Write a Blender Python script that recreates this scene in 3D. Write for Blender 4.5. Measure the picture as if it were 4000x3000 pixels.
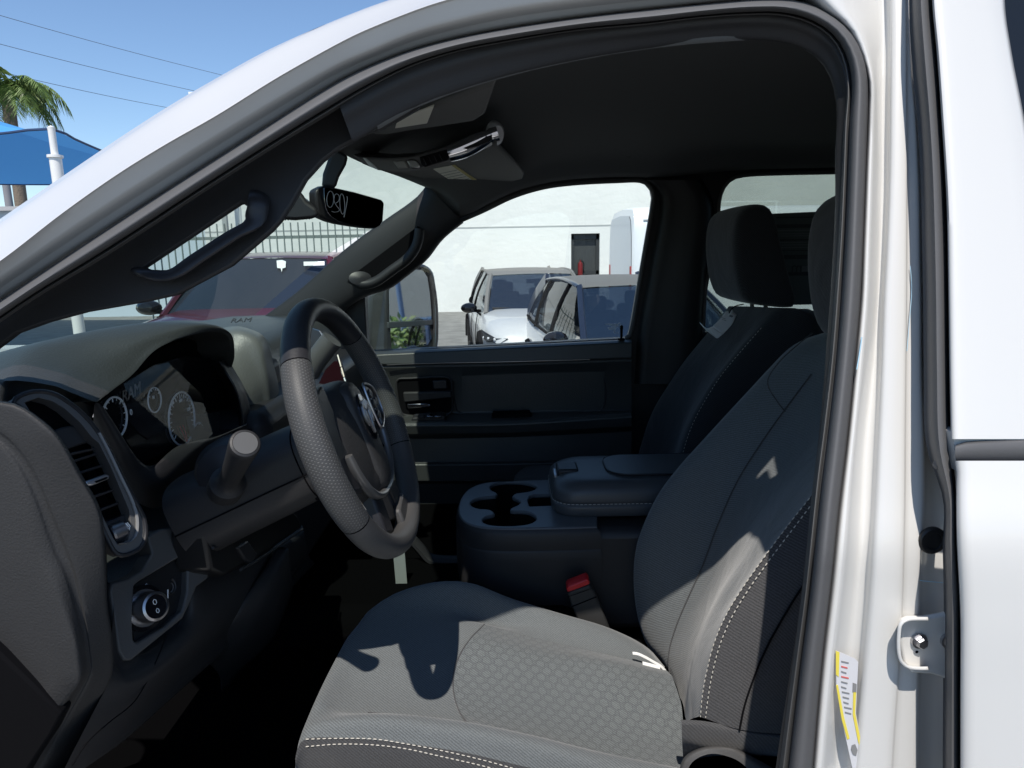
import bpy, bmesh, math, random
from mathutils import Vector, Matrix, Quaternion
random.seed(7)
for o in list(bpy.data.objects):
    bpy.data.objects.remove(o)
S = bpy.context.scene
COL = S.collection
R = math.radians

# ------------------------------------------------------------------ camera
FPX = 2660.0
CAM = Vector((0.0, -0.55, 1.75))
PITCH, YAW, ROLL = R(11.0), R(0.0), R(1.0)
_f0 = Vector((math.sin(YAW), math.cos(YAW), 0))
CF = (_f0 * math.cos(PITCH) + Vector((0, 0, -math.sin(PITCH)))).normalized()
_r0 = _f0.cross(Vector((0, 0, 1))).normalized()
_u0 = _r0.cross(CF).normalized()
CR = _r0 * math.cos(ROLL) - _u0 * math.sin(ROLL)
CU = _u0 * math.cos(ROLL) + _r0 * math.sin(ROLL)
cd = bpy.data.cameras.new('camera')
cam = bpy.data.objects.new('camera', cd)
COL.objects.link(cam)
cd.sensor_width = 36.0
cd.lens = 36.0 * FPX / 4000.0
cd.clip_start = 0.02
cd.clip_end = 3000
M = Matrix.Identity(4)
for i in range(3):
    M[i][0], M[i][1], M[i][2], M[i][3] = CR[i], CU[i], -CF[i], CAM[i]
cam.matrix_world = M
S.camera = cam
S.render.resolution_x, S.render.resolution_y = 1024, 768

# ------------------------------------------------------------------ light
SUN_A, SUN_B = -0.12, 0.62          # towards the sun: (a, -b, 1)
SD = Vector((SUN_A, -SUN_B, 1.0)).normalized()
sl = bpy.data.lights.new('sun', 'SUN')
sl.energy = 4.7
sl.angle = R(0.5)
sl.color = (1.0, 0.94, 0.86)
so = bpy.data.objects.new('sun', sl)
COL.objects.link(so)
so.rotation_mode = 'QUATERNION'
so.rotation_quaternion = (-SD).to_track_quat('-Z', 'Y')
so.location = (0, -6, 12)
W = bpy.data.worlds.new('World')
S.world = W
W.use_nodes = True
wn = W.node_tree
bg = wn.nodes['Background']
sk = wn.nodes.new('ShaderNodeTexSky')
sk.sky_type = 'NISHITA'
sk.sun_disc = False
sk.sun_elevation = math.asin(SD.z)
sk.sun_rotation = math.atan2(SD.x, SD.y)
sk.air_density = 1.0
sk.dust_density = 0.1
sk.ozone_density = 5.0
wn.links.new(sk.outputs[0], bg.inputs[0])
bg.inputs[1].default_value = 0.145
S.view_settings.view_transform = 'Standard'
S.view_settings.look = 'None'
S.view_settings.exposure = 0.10
S.view_settings.gamma = 1.0

# ------------------------------------------------------------------ helpers: pixels to points
ZR = {  # zoom windows the contours were read in: x0, y0, scale
 'F': (0, 0, .553), 1: (0, 0, 1.6592), 2: (1000, 300, 1.6592), 3: (0, 1150, 1.6592), 4: (0, 2000, 1.6592),
 5: (900, 1100, 1.508), 6: (1300, 700, 1.7015), 7: (2400, 600, 1.843), 8: (1700, 1600, 1.6592),
 9: (1100, 2200, 1.3012), 10: (2400, 1700, 1.2767), 11: (3000, 0, 1.659), 12: (3000, 1500, 1.106),
 13: (3200, 800, 1.3825), 14: (1400, 0, 1.0533), 15: (1400, 1250, 1.6592), 16: (1280, 1480, 2.37),
 17: (1200, 680, 6.506), 18: (450, 700, 2.212), 19: (0, 400, 3.3175), 'P': (0, 0, 1.0)}

def zp(k, pts):
    x0, y0, s = ZR[k]
    return [(x0 + p[0] / s, y0 + p[1] / s) for p in pts]

def ray(px, py):
    return (CF + CR * ((px - 2000) / FPX) - CU * ((py - 1500) / FPX))

def U(px, py, Y):
    d = ray(px, py)
    return CAM + d * ((Y - CAM.y) / d.y)

def UX(px, py, X):
    d = ray(px, py)
    return CAM + d * ((X - CAM.x) / d.x)

def UZ(px, py, Z):
    d = ray(px, py)
    return CAM + d * ((Z - CAM.z) / d.z)

def UD(px, py, dist):
    return CAM + ray(px, py) * dist

def lerp(a, b, t):
    return a + (b - a) * t

def up(k, pts, Y):
    """zoom-window points to world; Y is a number, a (first, last) pair, a per-point list or f(px, py)"""
    q = zp(k, pts)
    n = len(q)
    out = []
    for i, (x, y) in enumerate(q):
        if callable(Y):
            yy = Y(x, y)
        elif isinstance(Y, tuple):
            yy = lerp(Y[0], Y[1], i / max(1, n - 1))
        elif isinstance(Y, list):
            yy = Y[i]
        else:
            yy = Y
        out.append(U(x, y, yy))
    return out

def upx(k, pts, X):
    q = zp(k, pts)
    return [UX(x, y, X if not isinstance(X, list) else X[i]) for i, (x, y) in enumerate(q)]

def crs(pts, n, closed=False):
    """Catmull-Rom through the points, n samples even in arc length"""
    pts = [Vector(p) for p in pts]
    if len(pts) == 2 and not closed:
        return [pts[0].lerp(pts[1], i / (n - 1)) for i in range(n)]
    P = []
    m = len(pts)
    segs = m if closed else m - 1
    for i in range(segs):
        if closed:
            p0, p1, p2, p3 = pts[(i - 1) % m], pts[i], pts[(i + 1) % m], pts[(i + 2) % m]
        else:
            p1, p2 = pts[i], pts[i + 1]
            p0 = pts[i - 1] if i else p1 + (p1 - p2)
            p3 = pts[i + 2] if i + 2 < m else p2 + (p2 - p1)
        d = lambda a, b: max((a - b).length, 1e-7) ** 0.5
        t0 = 0; t1 = t0 + d(p0, p1); t2 = t1 + d(p1, p2); t3 = t2 + d(p2, p3)
        for j in range(8):
            t = lerp(t1, t2, j / 8)
            A1 = p0 * ((t1 - t) / (t1 - t0)) + p1 * ((t - t0) / (t1 - t0))
            A2 = p1 * ((t2 - t) / (t2 - t1)) + p2 * ((t - t1) / (t2 - t1))
            A3 = p2 * ((t3 - t) / (t3 - t2)) + p3 * ((t - t2) / (t3 - t2))
            B1 = A1 * ((t2 - t) / (t2 - t0)) + A2 * ((t - t0) / (t2 - t0))
            B2 = A2 * ((t3 - t) / (t3 - t1)) + A3 * ((t - t1) / (t3 - t1))
            P.append(B1 * ((t2 - t) / (t2 - t1)) + B2 * ((t - t1) / (t2 - t1)))
    P.append(pts[0] if closed else pts[-1])
    L = [0]
    for i in range(1, len(P)):
        L.append(L[-1] + (P[i] - P[i - 1]).length)
    out = []
    j = 0
    N = n if closed else n - 1
    for i in range(n):
        s = L[-1] * i / N
        while j < len(L) - 2 and L[j + 1] < s:
            j += 1
        t = (s - L[j]) / max(1e-9, L[j + 1] - L[j])
        out.append(P[j].lerp(P[j + 1], min(1, max(0, t))))
    return out

# ------------------------------------------------------------------ helpers: objects
def obj(name, verts, faces, mat, parent=None, smooth=True, angle=40):
    me = bpy.data.meshes.new(name)
    me.from_pydata([tuple(v) for v in verts], [], faces)
    me.validate()
    return mobj(name, me, mat, parent, smooth, angle)

def mobj(name, me, mat, parent=None, smooth=True, angle=40):
    o = bpy.data.objects.new(name, me)
    COL.objects.link(o)
    if mat:
        me.materials.append(mat)
    if smooth and len(me.polygons):
        me.polygons.foreach_set('use_smooth', [True] * len(me.polygons))
        me.set_sharp_from_angle(angle=R(angle))
    if parent:
        o.parent = parent
        if parent.type == 'EMPTY':
            o.matrix_parent_inverse = Matrix.Translation(-parent.location)
    return o

def bmobj(name, bm, mat, parent=None, smooth=True, angle=40):
    bmesh.ops.recalc_face_normals(bm, faces=bm.faces)
    me = bpy.data.meshes.new(name)
    bm.to_mesh(me)
    bm.free()
    return mobj(name, me, mat, parent, smooth, angle)

def tag(o, label, cat=None, group=None, kind=None):
    if label: o['label'] = label
    if cat: o['category'] = cat
    if group: o['group'] = group
    if kind: o['kind'] = kind
    return o

def thing(name, loc, label, cat, group=None):
    o = bpy.data.objects.new(name, None)
    o.empty_display_size = .1
    COL.objects.link(o)
    o.location = loc
    tag(o, label, cat, group)
    return o

def solid(o, t, off=-1.0):
    m = o.modifiers.new('solid', 'SOLIDIFY')
    m.thickness = t
    m.offset = off
    return o

def bevel(o, w, seg=2, ang=30):
    m = o.modifiers.new('bevel', 'BEVEL')
    m.width = w
    m.segments = seg
    m.limit_method = 'ANGLE'
    m.angle_limit = R(ang)
    return o

def subs(o, l=1):
    m = o.modifiers.new('sub', 'SUBSURF')
    m.levels = l
    m.render_levels = l
    return o

def grid(rows):
    """rows of equal length to verts, quads"""
    n = len(rows[0])
    v = [p for r in rows for p in r]
    f = []
    for i in range(len(rows) - 1):
        for j in range(n - 1):
            a = i * n + j
            f.append((a, a + 1, a + n + 1, a + n))
    return v, f

def loft(name, rails, mat, parent=None, n=40, m=4, thick=0, closed_rail=False, off=-1.0, sharp=False, angle=40):
    """smooth sheet through the rails; m samples per gap (sharp: straight gaps)"""
    rs = [crs(r, n, closed_rail) for r in rails]
    if closed_rail:
        rs = [r + [r[0]] for r in rs]
    nn = len(rs[0])
    if sharp or len(rs) < 3:
        rows = []
        for i in range(len(rs) - 1):
            for j in range(m if not sharp else 1):
                k = m if not sharp else 1
                rows.append([a.lerp(b, j / k) for a, b in zip(rs[i], rs[i + 1])])
        rows.append(rs[-1])
    else:
        cols = [crs_fixed([r[j] for r in rs], m) for j in range(nn)]
        rows = [[c[i] for c in cols] for i in range(len(cols[0]))]
    v, f = grid(rows)
    o = obj(name, v, f, mat, parent, angle=angle)
    if closed_rail:
        bm = bmesh.new(); bm.from_mesh(o.data)
        bmesh.ops.remove_doubles(bm, verts=bm.verts, dist=1e-6)
        bm.to_mesh(o.data); bm.free()
    if thick:
        solid(o, thick, off)
    return o

def crs_fixed(pts, m):
    out = []
    k = len(pts)
    for i in range(k - 1):
        p1, p2 = pts[i], pts[i + 1]
        p0 = pts[i - 1] if i else p1 * 2 - p2
        p3 = pts[i + 2] if i + 2 < k else p2 * 2 - p1
        l = (p2 - p1).length
        m1 = (p2 - p0) * .5
        m2 = (p3 - p1) * .5
        if m1.length > l: m1 = m1 * (l / m1.length)
        if m2.length > l: m2 = m2 * (l / m2.length)
        for j in range(m):
            t = j / m
            out.append(p1 * (2*t**3 - 3*t*t + 1) + m1 * (t**3 - 2*t*t + t) + p2 * (-2*t**3 + 3*t*t) + m2 * (t**3 - t*t))
    out.append(pts[-1])
    return out

def frames(pts, closed=False, upv=None):
    n = len(pts)
    T = []
    for i in range(n):
        a = pts[(i - 1) % n] if closed or i else pts[i]
        b = pts[(i + 1) % n] if closed or i < n - 1 else pts[i]
        T.append((b - a).normalized())
    N = []
    v = Vector(upv) if upv else (Vector((0, 0, 1)) if abs(T[0].z) < .9 else Vector((1, 0, 0)))
    for i in range(n):
        nn = (v - T[i] * v.dot(T[i]))
        if nn.length < 1e-5:
            nn = T[i].orthogonal()
        nn.normalize()
        N.append(nn)
        if not upv: v = nn
    return T, N

def sweep(name, pts, prof, mat, parent=None, n=None, closed=False, upv=None, scale=None, cap=True, angle=40):
    """closed profile [(a,b)...] swept along pts (a along normal, b along binormal)"""
    P = crs(pts, n, closed) if n else [Vector(p) for p in pts]
    T, N = frames(P, closed, upv)
    v, f = [], []
    k = len(prof)
    for i, p in enumerate(P):
        b = T[i].cross(N[i])
        s = scale(i / (len(P) - 1)) if scale else 1
        for (x, y) in prof:
            v.append(p + N[i] * (x * s) + b * (y * s))
    m = len(P)
    for i in range(m if closed else m - 1):
        for j in range(k):
            a = i * k + j; a2 = i * k + (j + 1) % k
            c = ((i + 1) % m) * k + j; c2 = ((i + 1) % m) * k + (j + 1) % k
            f.append((a, a2, c2, c))
    if cap and not closed:
        f.append(tuple(range(k - 1, -1, -1)))
        f.append(tuple((m - 1) * k + j for j in range(k)))
    return obj(name, v, f, mat, parent, angle=angle)

def circ(r, seg=10, ry=None):
    ry = ry or r
    return [(r * math.cos(2 * math.pi * i / seg), ry * math.sin(2 * math.pi * i / seg)) for i in range(seg)]

def tube(name, pts, r, mat, parent=None, n=None, seg=10, closed=False, upv=None, ry=None, scale=None):
    return sweep(name, pts, circ(r, seg, ry), mat, parent, n, closed, upv, scale)

def prism(name, outline, ext, mat, parent=None, bev=0, seg=2, n=None, closed_smooth=False, angle=35):
    """outline (3-D, roughly flat) extruded by vector ext"""
    P = crs(outline, n, True) if n else [Vector(p) for p in outline]
    ext = Vector(ext)
    k = len(P)
    bm = bmesh.new()
    a = [bm.verts.new(p) for p in P]
    b = [bm.verts.new(p + ext) for p in P]
    bm.faces.new(a)
    bm.faces.new(b[::-1])
    for i in range(k):
        bm.faces.new((a[i], b[i], b[(i + 1) % k], a[(i + 1) % k]))
    o = bmobj(name, bm, mat, parent, angle=angle)
    if bev:
        bevel(o, bev, seg, 50 if n else 30)
    return o

def box(name, c, s, mat, parent=None, bev=0, seg=2, rot=None):
    bm = bmesh.new()
    bmesh.ops.create_cube(bm, size=1)
    for v in bm.verts:
        v.co = Vector((v.co.x * s[0], v.co.y * s[1], v.co.z * s[2]))
    if rot is not None:
        bmesh.ops.rotate(bm, verts=bm.verts, matrix=rot, cent=(0, 0, 0))
    bmesh.ops.translate(bm, verts=bm.verts, vec=Vector(c))
    o = bmobj(name, bm, mat, parent)
    if bev: bevel(o, bev, seg)
    return o

def axes(z, x=None):
    """rotation matrix whose z axis is the given direction"""
    z = Vector(z).normalized()
    x = Vector(x) if x else Vector((0, 0, 1))
    x = x - z * x.dot(z)
    if x.length < 1e-4:
        x = z.orthogonal()
    x.normalize()
    y = z.cross(x)
    return Matrix((x, y, z)).transposed()

def lathe(name, c, z, prof, mat, parent=None, seg=24, x=None, sx=1, sy=1, angle=35):
    """profile [(radius, height)...] turned about direction z at c"""
    A = axes(z, x)
    c = Vector(c)
    v, f = [], []
    for (r, h) in prof:
        for i in range(seg):
            t = 2 * math.pi * i / seg
            v.append(c + A @ Vector((r * sx * math.cos(t), r * sy * math.sin(t), h)))
    k = len(prof)
    for i in range(k - 1):
        for j in range(seg):
            a = i * seg + j; b = i * seg + (j + 1) % seg
            f.append((a, b, b + seg, a + seg))
    if prof[0][0] > 1e-6: f.append(tuple(range(seg - 1, -1, -1)))
    if prof[-1][0] > 1e-6: f.append(tuple((k - 1) * seg + j for j in range(seg)))
    return obj(name, v, f, mat, parent, angle=angle)

def text(name, body, origin, xdir, ydir, size, mat, parent=None, depth=0.0004, shear=0, align='CENTER'):
    cu = bpy.data.curves.new(name, 'FONT')
    cu.body = body
    cu.size = size
    cu.extrude = depth
    cu.shear = shear
    cu.align_x = align
    cu.align_y = 'CENTER'
    t = bpy.data.objects.new(name + '_c', cu)
    COL.objects.link(t)
    dg = bpy.context.evaluated_depsgraph_get()
    dg.update()
    me = bpy.data.meshes.new_from_object(t.evaluated_get(dg))
    bpy.data.objects.remove(t)
    bpy.data.curves.remove(cu)
    x = Vector(xdir).normalized(); y = Vector(ydir).normalized(); z = x.cross(y)
    o3 = Vector(origin)
    for v in me.vertices:
        v.co = o3 + x * v.co.x + y * v.co.y + z * v.co.z
    me.materials.clear()
    me.name = name
    return mobj(name, me, mat, parent, smooth=False)

# ------------------------------------------------------------------ materials
def mat(name, col, rough=.5, metal=0, spec=.5, bump=None, var=0, vscale=6, coat=0, coatr=.05, bscale2=None, sheen=0, trans=0, ior=1.45, dist=.001):
    m = bpy.data.materials.new(name)
    m.use_nodes = True
    nt = m.node_tree
    b = nt.nodes['Principled BSDF']
    b.inputs['Base Color'].default_value = (*col, 1)
    b.inputs['Roughness'].default_value = rough
    b.inputs['Metallic'].default_value = metal
    b.inputs['Specular IOR Level'].default_value = spec
    b.inputs['Coat Weight'].default_value = coat
    b.inputs['Coat Roughness'].default_value = coatr
    b.inputs['Sheen Weight'].default_value = sheen
    b.inputs['Transmission Weight'].default_value = trans
    b.inputs['IOR'].default_value = ior
    tc = nt.nodes.new('ShaderNodeTexCoord')
    if var:
        n = nt.nodes.new('ShaderNodeTexNoise')
        n.inputs['Scale'].default_value = vscale
        n.inputs['Detail'].default_value = 6
        nt.links.new(tc.outputs['Object'], n.inputs['Vector'])
        mr = nt.nodes.new('ShaderNodeMapRange')
        mr.inputs[1].default_value = .3; mr.inputs[2].default_value = .7
        mr.inputs[3].default_value = 1 - var; mr.inputs[4].default_value = 1 + var
        nt.links.new(n.outputs['Fac'], mr.inputs[0])
        mx = nt.nodes.new('ShaderNodeMix'); mx.data_type = 'RGBA'; mx.blend_type = 'MULTIPLY'
        mx.inputs[0].default_value = 1
        mx.inputs[6].default_value = (*col, 1)
        nt.links.new(mr.outputs[0], mx.inputs[7])
        nt.links.new(mx.outputs[2], b.inputs['Base Color'])
    if bump:
        n2 = nt.nodes.new('ShaderNodeTexNoise')
        n2.inputs['Scale'].default_value = bump[0]
        n2.inputs['Detail'].default_value = 3
        nt.links.new(tc.outputs['Object'], n2.inputs['Vector'])
        bp = nt.nodes.new('ShaderNodeBump')
        bp.inputs['Strength'].default_value = bump[1]
        bp.inputs['Distance'].default_value = dist
        nt.links.new(n2.outputs['Fac'], bp.inputs['Height'])
        nt.links.new(bp.outputs[0], b.inputs['Normal'])
    return m

def fabric(name, col, scale=700, strength=.6, pattern=None):
    """woven cloth: fine slanted weave in bump and flecks of colour; pattern 'hex' adds knitted hexagons"""
    m = mat(name, col, .95, spec=.25, sheen=.25)
    nt = m.node_tree
    b = nt.nodes['Principled BSDF']
    tc = nt.nodes.new('ShaderNodeTexCoord')
    n = nt.nodes.new('ShaderNodeTexNoise'); n.inputs['Scale'].default_value = scale; n.inputs['Detail'].default_value = 2
    nt.links.new(tc.outputs['Object'], n.inputs['Vector'])
    w = nt.nodes.new('ShaderNodeTexWave'); w.inputs['Scale'].default_value = 110; w.inputs['Distortion'].default_value = 1.5
    w.inputs['Detail'].default_value = 1
    w.bands_direction = 'DIAGONAL'
    nt.links.new(tc.outputs['Object'], w.inputs['Vector'])
    add = nt.nodes.new('ShaderNodeMath'); add.operation = 'MULTIPLY_ADD'
    nt.links.new(w.outputs['Fac'], add.inputs[0]); add.inputs[1].default_value = .45
    nt.links.new(n.outputs['Fac'], add.inputs[2])
    mr = nt.nodes.new('ShaderNodeMapRange')
    mr.inputs[1].default_value = .3; mr.inputs[2].default_value = 1.2
    mr.inputs[3].default_value = .55; mr.inputs[4].default_value = 1.6
    nt.links.new(add.outputs[0], mr.inputs[0])
    mx = nt.nodes.new('ShaderNodeMix'); mx.data_type = 'RGBA'; mx.blend_type = 'MULTIPLY'
    mx.inputs[0].default_value = 1; mx.inputs[6].default_value = (*col, 1)
    nt.links.new(mr.outputs[0], mx.inputs[7])
    last = mx.outputs[2]
    bp = nt.nodes.new('ShaderNodeBump'); bp.inputs['Strength'].default_value = strength; bp.inputs['Distance'].default_value = .0006
    nt.links.new(add.outputs[0], bp.inputs['Height'])
    wr = nt.nodes.new('ShaderNodeTexNoise'); wr.inputs['Scale'].default_value = 9; wr.inputs['Detail'].default_value = 3; wr.inputs['Distortion'].default_value = .6
    nt.links.new(tc.outputs['Object'], wr.inputs['Vector'])
    bw = nt.nodes.new('ShaderNodeBump'); bw.inputs['Strength'].default_value = .45; bw.inputs['Distance'].default_value = .012
    nt.links.new(wr.outputs['Fac'], bw.inputs['Height']); nt.links.new(bw.outputs[0], bp.inputs['Normal'])
    if pattern == 'hex':
        # hexagon field from two offset lattices: distance to the nearer centre
        sep = nt.nodes.new('ShaderNodeSeparateXYZ'); nt.links.new(tc.outputs['Object'], sep.inputs[0])
        def M_(op, a, bb, c=None):
            k = nt.nodes.new('ShaderNodeMath'); k.operation = op
            for i, v in enumerate((a, bb, c)):
                if v is None: continue
                if isinstance(v, (int, float)): k.inputs[i].default_value = v
                else: nt.links.new(v, k.inputs[i])
            return k.outputs[0]
        P = .0215
        def cell(ox, oy):
            x = M_('MULTIPLY_ADD', sep.outputs[0], 1 / P, ox)
            y = M_('MULTIPLY_ADD', sep.outputs[1], 1 / (P * 1.25), oy)
            fx = M_('SUBTRACT', M_('FRACT', x, 0), .5); fy = M_('SUBTRACT', M_('FRACT', y, 0), .5)
            fx = M_('ABSOLUTE', fx, 0); fy = M_('MULTIPLY', M_('ABSOLUTE', fy, 0), 1.25)
            h = M_('MAXIMUM', fx, M_('ADD', M_('MULTIPLY', fx, .5), M_('MULTIPLY', fy, .866)))
            return h
        d = M_('MINIMUM', cell(0, 0), cell(.5, .5))
        nz = nt.nodes.new('ShaderNodeTexNoise'); nz.inputs['Scale'].default_value = 160
        nt.links.new(tc.outputs['Object'], nz.inputs['Vector'])
        d2 = M_('ADD', d, M_('MULTIPLY', M_('SUBTRACT', nz.outputs['Fac'], .5), .22))
        rr = nt.nodes.new('ShaderNodeValToRGB')
        e = rr.color_ramp.elements
        e[0].position = .0; e[0].color = (1.06, 1.06, 1.05, 1)
        e[1].position = .5; e[1].color = (.95, .95, .95, 1)
        k = e.new(.29); k.color = (1.06, 1.06, 1.05, 1)
        k = e.new(.325); k.color = (.80, .80, .81, 1)
        k = e.new(.38); k.color = (.82, .82, .83, 1)
        k = e.new(.41); k.color = (.98, .98, .98, 1)
        nt.links.new(d2, rr.inputs[0])
        m2 = nt.nodes.new('ShaderNodeMix'); m2.data_type = 'RGBA'; m2.blend_type = 'MULTIPLY'; m2.inputs[0].default_value = 1
        nt.links.new(last, m2.inputs[6]); nt.links.new(rr.outputs[0], m2.inputs[7])
        last = m2.outputs[2]
        bp2 = nt.nodes.new('ShaderNodeBump'); bp2.inputs['Strength'].default_value = .5; bp2.inputs['Distance'].default_value = .001
        nt.links.new(rr.outputs[0], bp2.inputs['Height']); nt.links.new(bp.outputs[0], bp2.inputs['Normal'])
        bp = bp2
    nt.links.new(last, b.inputs['Base Color'])
    nt.links.new(bp.outputs[0], b.inputs['Normal'])
    return m

def glass(name, tint, refl=.06):
    """thin automotive pane: tinted see-through sheet with a clear-coat reflection"""
    m = bpy.data.materials.new(name); m.use_nodes = True
    nt = m.node_tree
    out = nt.nodes['Material Output']
    nt.nodes.remove(nt.nodes['Principled BSDF'])
    t = nt.nodes.new('ShaderNodeBsdfTransparent'); t.inputs[0].default_value = (*tint, 1)
    g = nt.nodes.new('ShaderNodeBsdfGlossy'); g.inputs['Roughness'].default_value = .0
    lw = nt.nodes.new('ShaderNodeLayerWeight'); lw.inputs[0].default_value = .5
    pw_ = nt.nodes.new('ShaderNodeMath'); pw_.operation = 'POWER'; pw_.inputs[1].default_value = 5
    nt.links.new(lw.outputs['Facing'], pw_.inputs[0])
    fr = nt.nodes.new('ShaderNodeMath'); fr.operation = 'MULTIPLY_ADD'; fr.inputs[1].default_value = .6; fr.inputs[2].default_value = refl
    nt.links.new(pw_.outputs[0], fr.inputs[0])
    mx = nt.nodes.new('ShaderNodeMixShader')
    nt.links.new(fr.outputs[0], mx.inputs[0]); nt.links.new(t.outputs[0], mx.inputs[1]); nt.links.new(g.outputs[0], mx.inputs[2])
    nt.links.new(mx.outputs[0], out.inputs[0])
    return m

WHITE = mat('white_car_paint', (.625, .618, .598), .35, spec=.5, coat=.5, coatr=.04)
RUBBER = mat('door_seal_rubber', (.095, .095, .098), .62, spec=.45, bump=(260, .15))
TRIM = mat('black_grained_trim', (.024, .024, .026), .52, spec=.45, bump=(420, .25))
TRIM2 = mat('satin_black_trim', (.022, .022, .025), .42, spec=.45, bump=(600, .12))
DASH = mat('grained_dash_skin', (.046, .049, .049), .40, spec=.55, bump=(300, .5), dist=.0012)
DASHEND = mat('leathery_dash_end', (.034, .034, .035), .60, spec=.35, bump=(420, .7), dist=.0008)
HEADL = mat('black_headliner_cloth', (.125, .128, .130), .95, spec=.2, bump=(900, .4))
CARPET = mat('black_carpet', (.003, .003, .0033), 1.0, spec=.0, bump=(700, .8))
CHROME = mat('chrome', (.85, .85, .87), .08, metal=1)
SATIN = mat('satin_silver', (.45, .45, .47), .32, metal=1)
DKCHROME = mat('dark_chrome', (.22, .22, .24), .18, metal=1)
GLOSS = mat('gloss_black', (.008, .008, .01), .12, spec=.5)
BLACK = mat('flat_black', (.006, .006, .007), .9, spec=.05)
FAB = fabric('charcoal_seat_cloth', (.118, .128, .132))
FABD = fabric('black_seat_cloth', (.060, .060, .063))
FABP = fabric('shaded_black_cloth', (.030, .030, .033))  # same black cloth, shade put into its colour for passenger seat and headrests
FABHEX = fabric('hexagon_seat_cloth', (.110, .120, .124), pattern='hex')
THREAD = mat('pale_thread', (.55, .52, .46), .8)
LEATHER = mat('grey_wheel_leather', (.058, .057, .057), .5, spec=.45, bump=(330, .4), dist=.0008)
LEATHERB = mat('black_wheel_leather', (.024, .024, .027), .45, spec=.45, bump=(330, .35), dist=.0008)
VINYL = mat('black_console_vinyl', (.070, .074, .080), .38, spec=.5, bump=(500, .25))
PLATE = mat('smooth_console_plate', (.105, .112, .122), .33, spec=.5, bump=(900, .1))
RED = mat('red_buckle_button', (.55, .02, .025), .4)
PAPER = mat('white_paper', (.85, .85, .84), .7)
YELLOW = mat('yellow_print', (.75, .62, .08), .7)
INK = mat('grey_print', (.22, .22, .22), .8)
REDINK = mat('red_print', (.6, .12, .1), .8)
CHALK = mat('white_marker', (.75, .75, .75), .9)
GL_CLEAR = glass('side_glass', (.95, .98, .96), .03)
GL_WIND = glass('windshield_glass', (.68, .78, .72), .04)
GL_DARK = glass('privacy_glass', (.55, .60, .57))
MIRROR = mat('mirror_silver', (.80, .82, .84), .02, metal=1)
MIRRORD = mat('dimmed_mirror', (.30, .31, .33), .03, metal=1)

def perforated(name, col):
    m = mat(name, col, .52, spec=.45)
    nt = m.node_tree; b = nt.nodes['Principled BSDF']
    tc = nt.nodes.new('ShaderNodeTexCoord')
    uv = nt.nodes.new('ShaderNodeMapping'); uv.inputs['Scale'].default_value = (1, 1, 1)
    nt.links.new(tc.outputs['UV'], uv.inputs[0])
    def grid_d(off):
        a = nt.nodes.new('ShaderNodeVectorMath'); a.operation = 'ADD'; a.inputs[1].default_value = off
        nt.links.new(uv.outputs[0], a.inputs[0])
        fr = nt.nodes.new('ShaderNodeVectorMath'); fr.operation = 'FRACTION'; nt.links.new(a.outputs[0], fr.inputs[0])
        s = nt.nodes.new('ShaderNodeVectorMath'); s.operation = 'SUBTRACT'; s.inputs[1].default_value = (.5, .5, 0); nt.links.new(fr.outputs[0], s.inputs[0])
        l = nt.nodes.new('ShaderNodeVectorMath'); l.operation = 'LENGTH'; nt.links.new(s.outputs[0], l.inputs[0])
        return l.outputs[1]
    mn = nt.nodes.new('ShaderNodeMath'); mn.operation = 'MINIMUM'
    nt.links.new(grid_d((0, 0, 0)), mn.inputs[0]); nt.links.new(grid_d((.5, .5, 0)), mn.inputs[1])
    rr = nt.nodes.new('ShaderNodeMapRange'); rr.inputs[1].default_value = .12; rr.inputs[2].default_value = .2
    rr.inputs[3].default_value = 1; rr.inputs[4].default_value = 0
    nt.links.new(mn.outputs[0], rr.inputs[0])
    mx = nt.nodes.new('ShaderNodeMix'); mx.data_type = 'RGBA'
    mx.inputs[6].default_value = (*col, 1); mx.inputs[7].default_value = (.10, .10, .098, 1)
    nt.links.new(rr.outputs[0], mx.inputs[0]); nt.links.new(mx.outputs[2], b.inputs['Base Color'])
    bp = nt.nodes.new('ShaderNodeBump'); bp.invert = True; bp.inputs['Strength'].default_value = .6; bp.inputs['Distance'].default_value = .0006
    nt.links.new(rr.outputs[0], bp.inputs['Height']); nt.links.new(bp.outputs[0], b.inputs['Normal'])
    return m
PERF = perforated('perforated_wheel_leather', (.052, .052, .052))

# ================================================================== the setting: ground and sky
GROUND = mat('pale_concrete', (.20, .198, .19), .9, bump=(30, .4), var=.2, vscale=3)
gv = [(-150, -60, 0), (150, -60, 0), (150, 200, 0), (-150, 200, 0)]
gr = obj('ground', gv, [(0, 1, 2, 3)], GROUND, smooth=False)
gr['kind'] = 'structure'

# ================================================================== the pickup truck
TR = thing('pickup_truck', (-.2, .95, 0), 'white pickup truck seen through its open driver doorway, black interior', 'truck')

def plate(name, outer, holes, ext, mat_, parent, bev=0, angle=35, seg=2):
    """flat sheet with holes, extruded by ext"""
    bm = bmesh.new()
    es = []
    for lp in [outer] + holes:
        vs = [bm.verts.new(p) for p in lp]
        for i in range(len(vs)):
            es.append(bm.edges.new((vs[i], vs[(i + 1) % len(vs)])))
    bmesh.ops.triangle_fill(bm, edges=es, use_beauty=True)
    fs = list(bm.faces)
    r = bmesh.ops.extrude_face_region(bm, geom=fs)
    nv = [g for g in r['geom'] if isinstance(g, bmesh.types.BMVert)]
    bmesh.ops.translate(bm, verts=nv, vec=Vector(ext))
    bmesh.ops.dissolve_limit(bm, angle_limit=R(2), verts=bm.verts, edges=bm.edges)
    o = bmobj(name, bm, mat_, parent, angle=angle)
    if bev: bevel(o, bev, seg, 50)
    return o

def Ty(py):
    return .12 * max(-.2, 1 - py / 1800.0)

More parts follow.
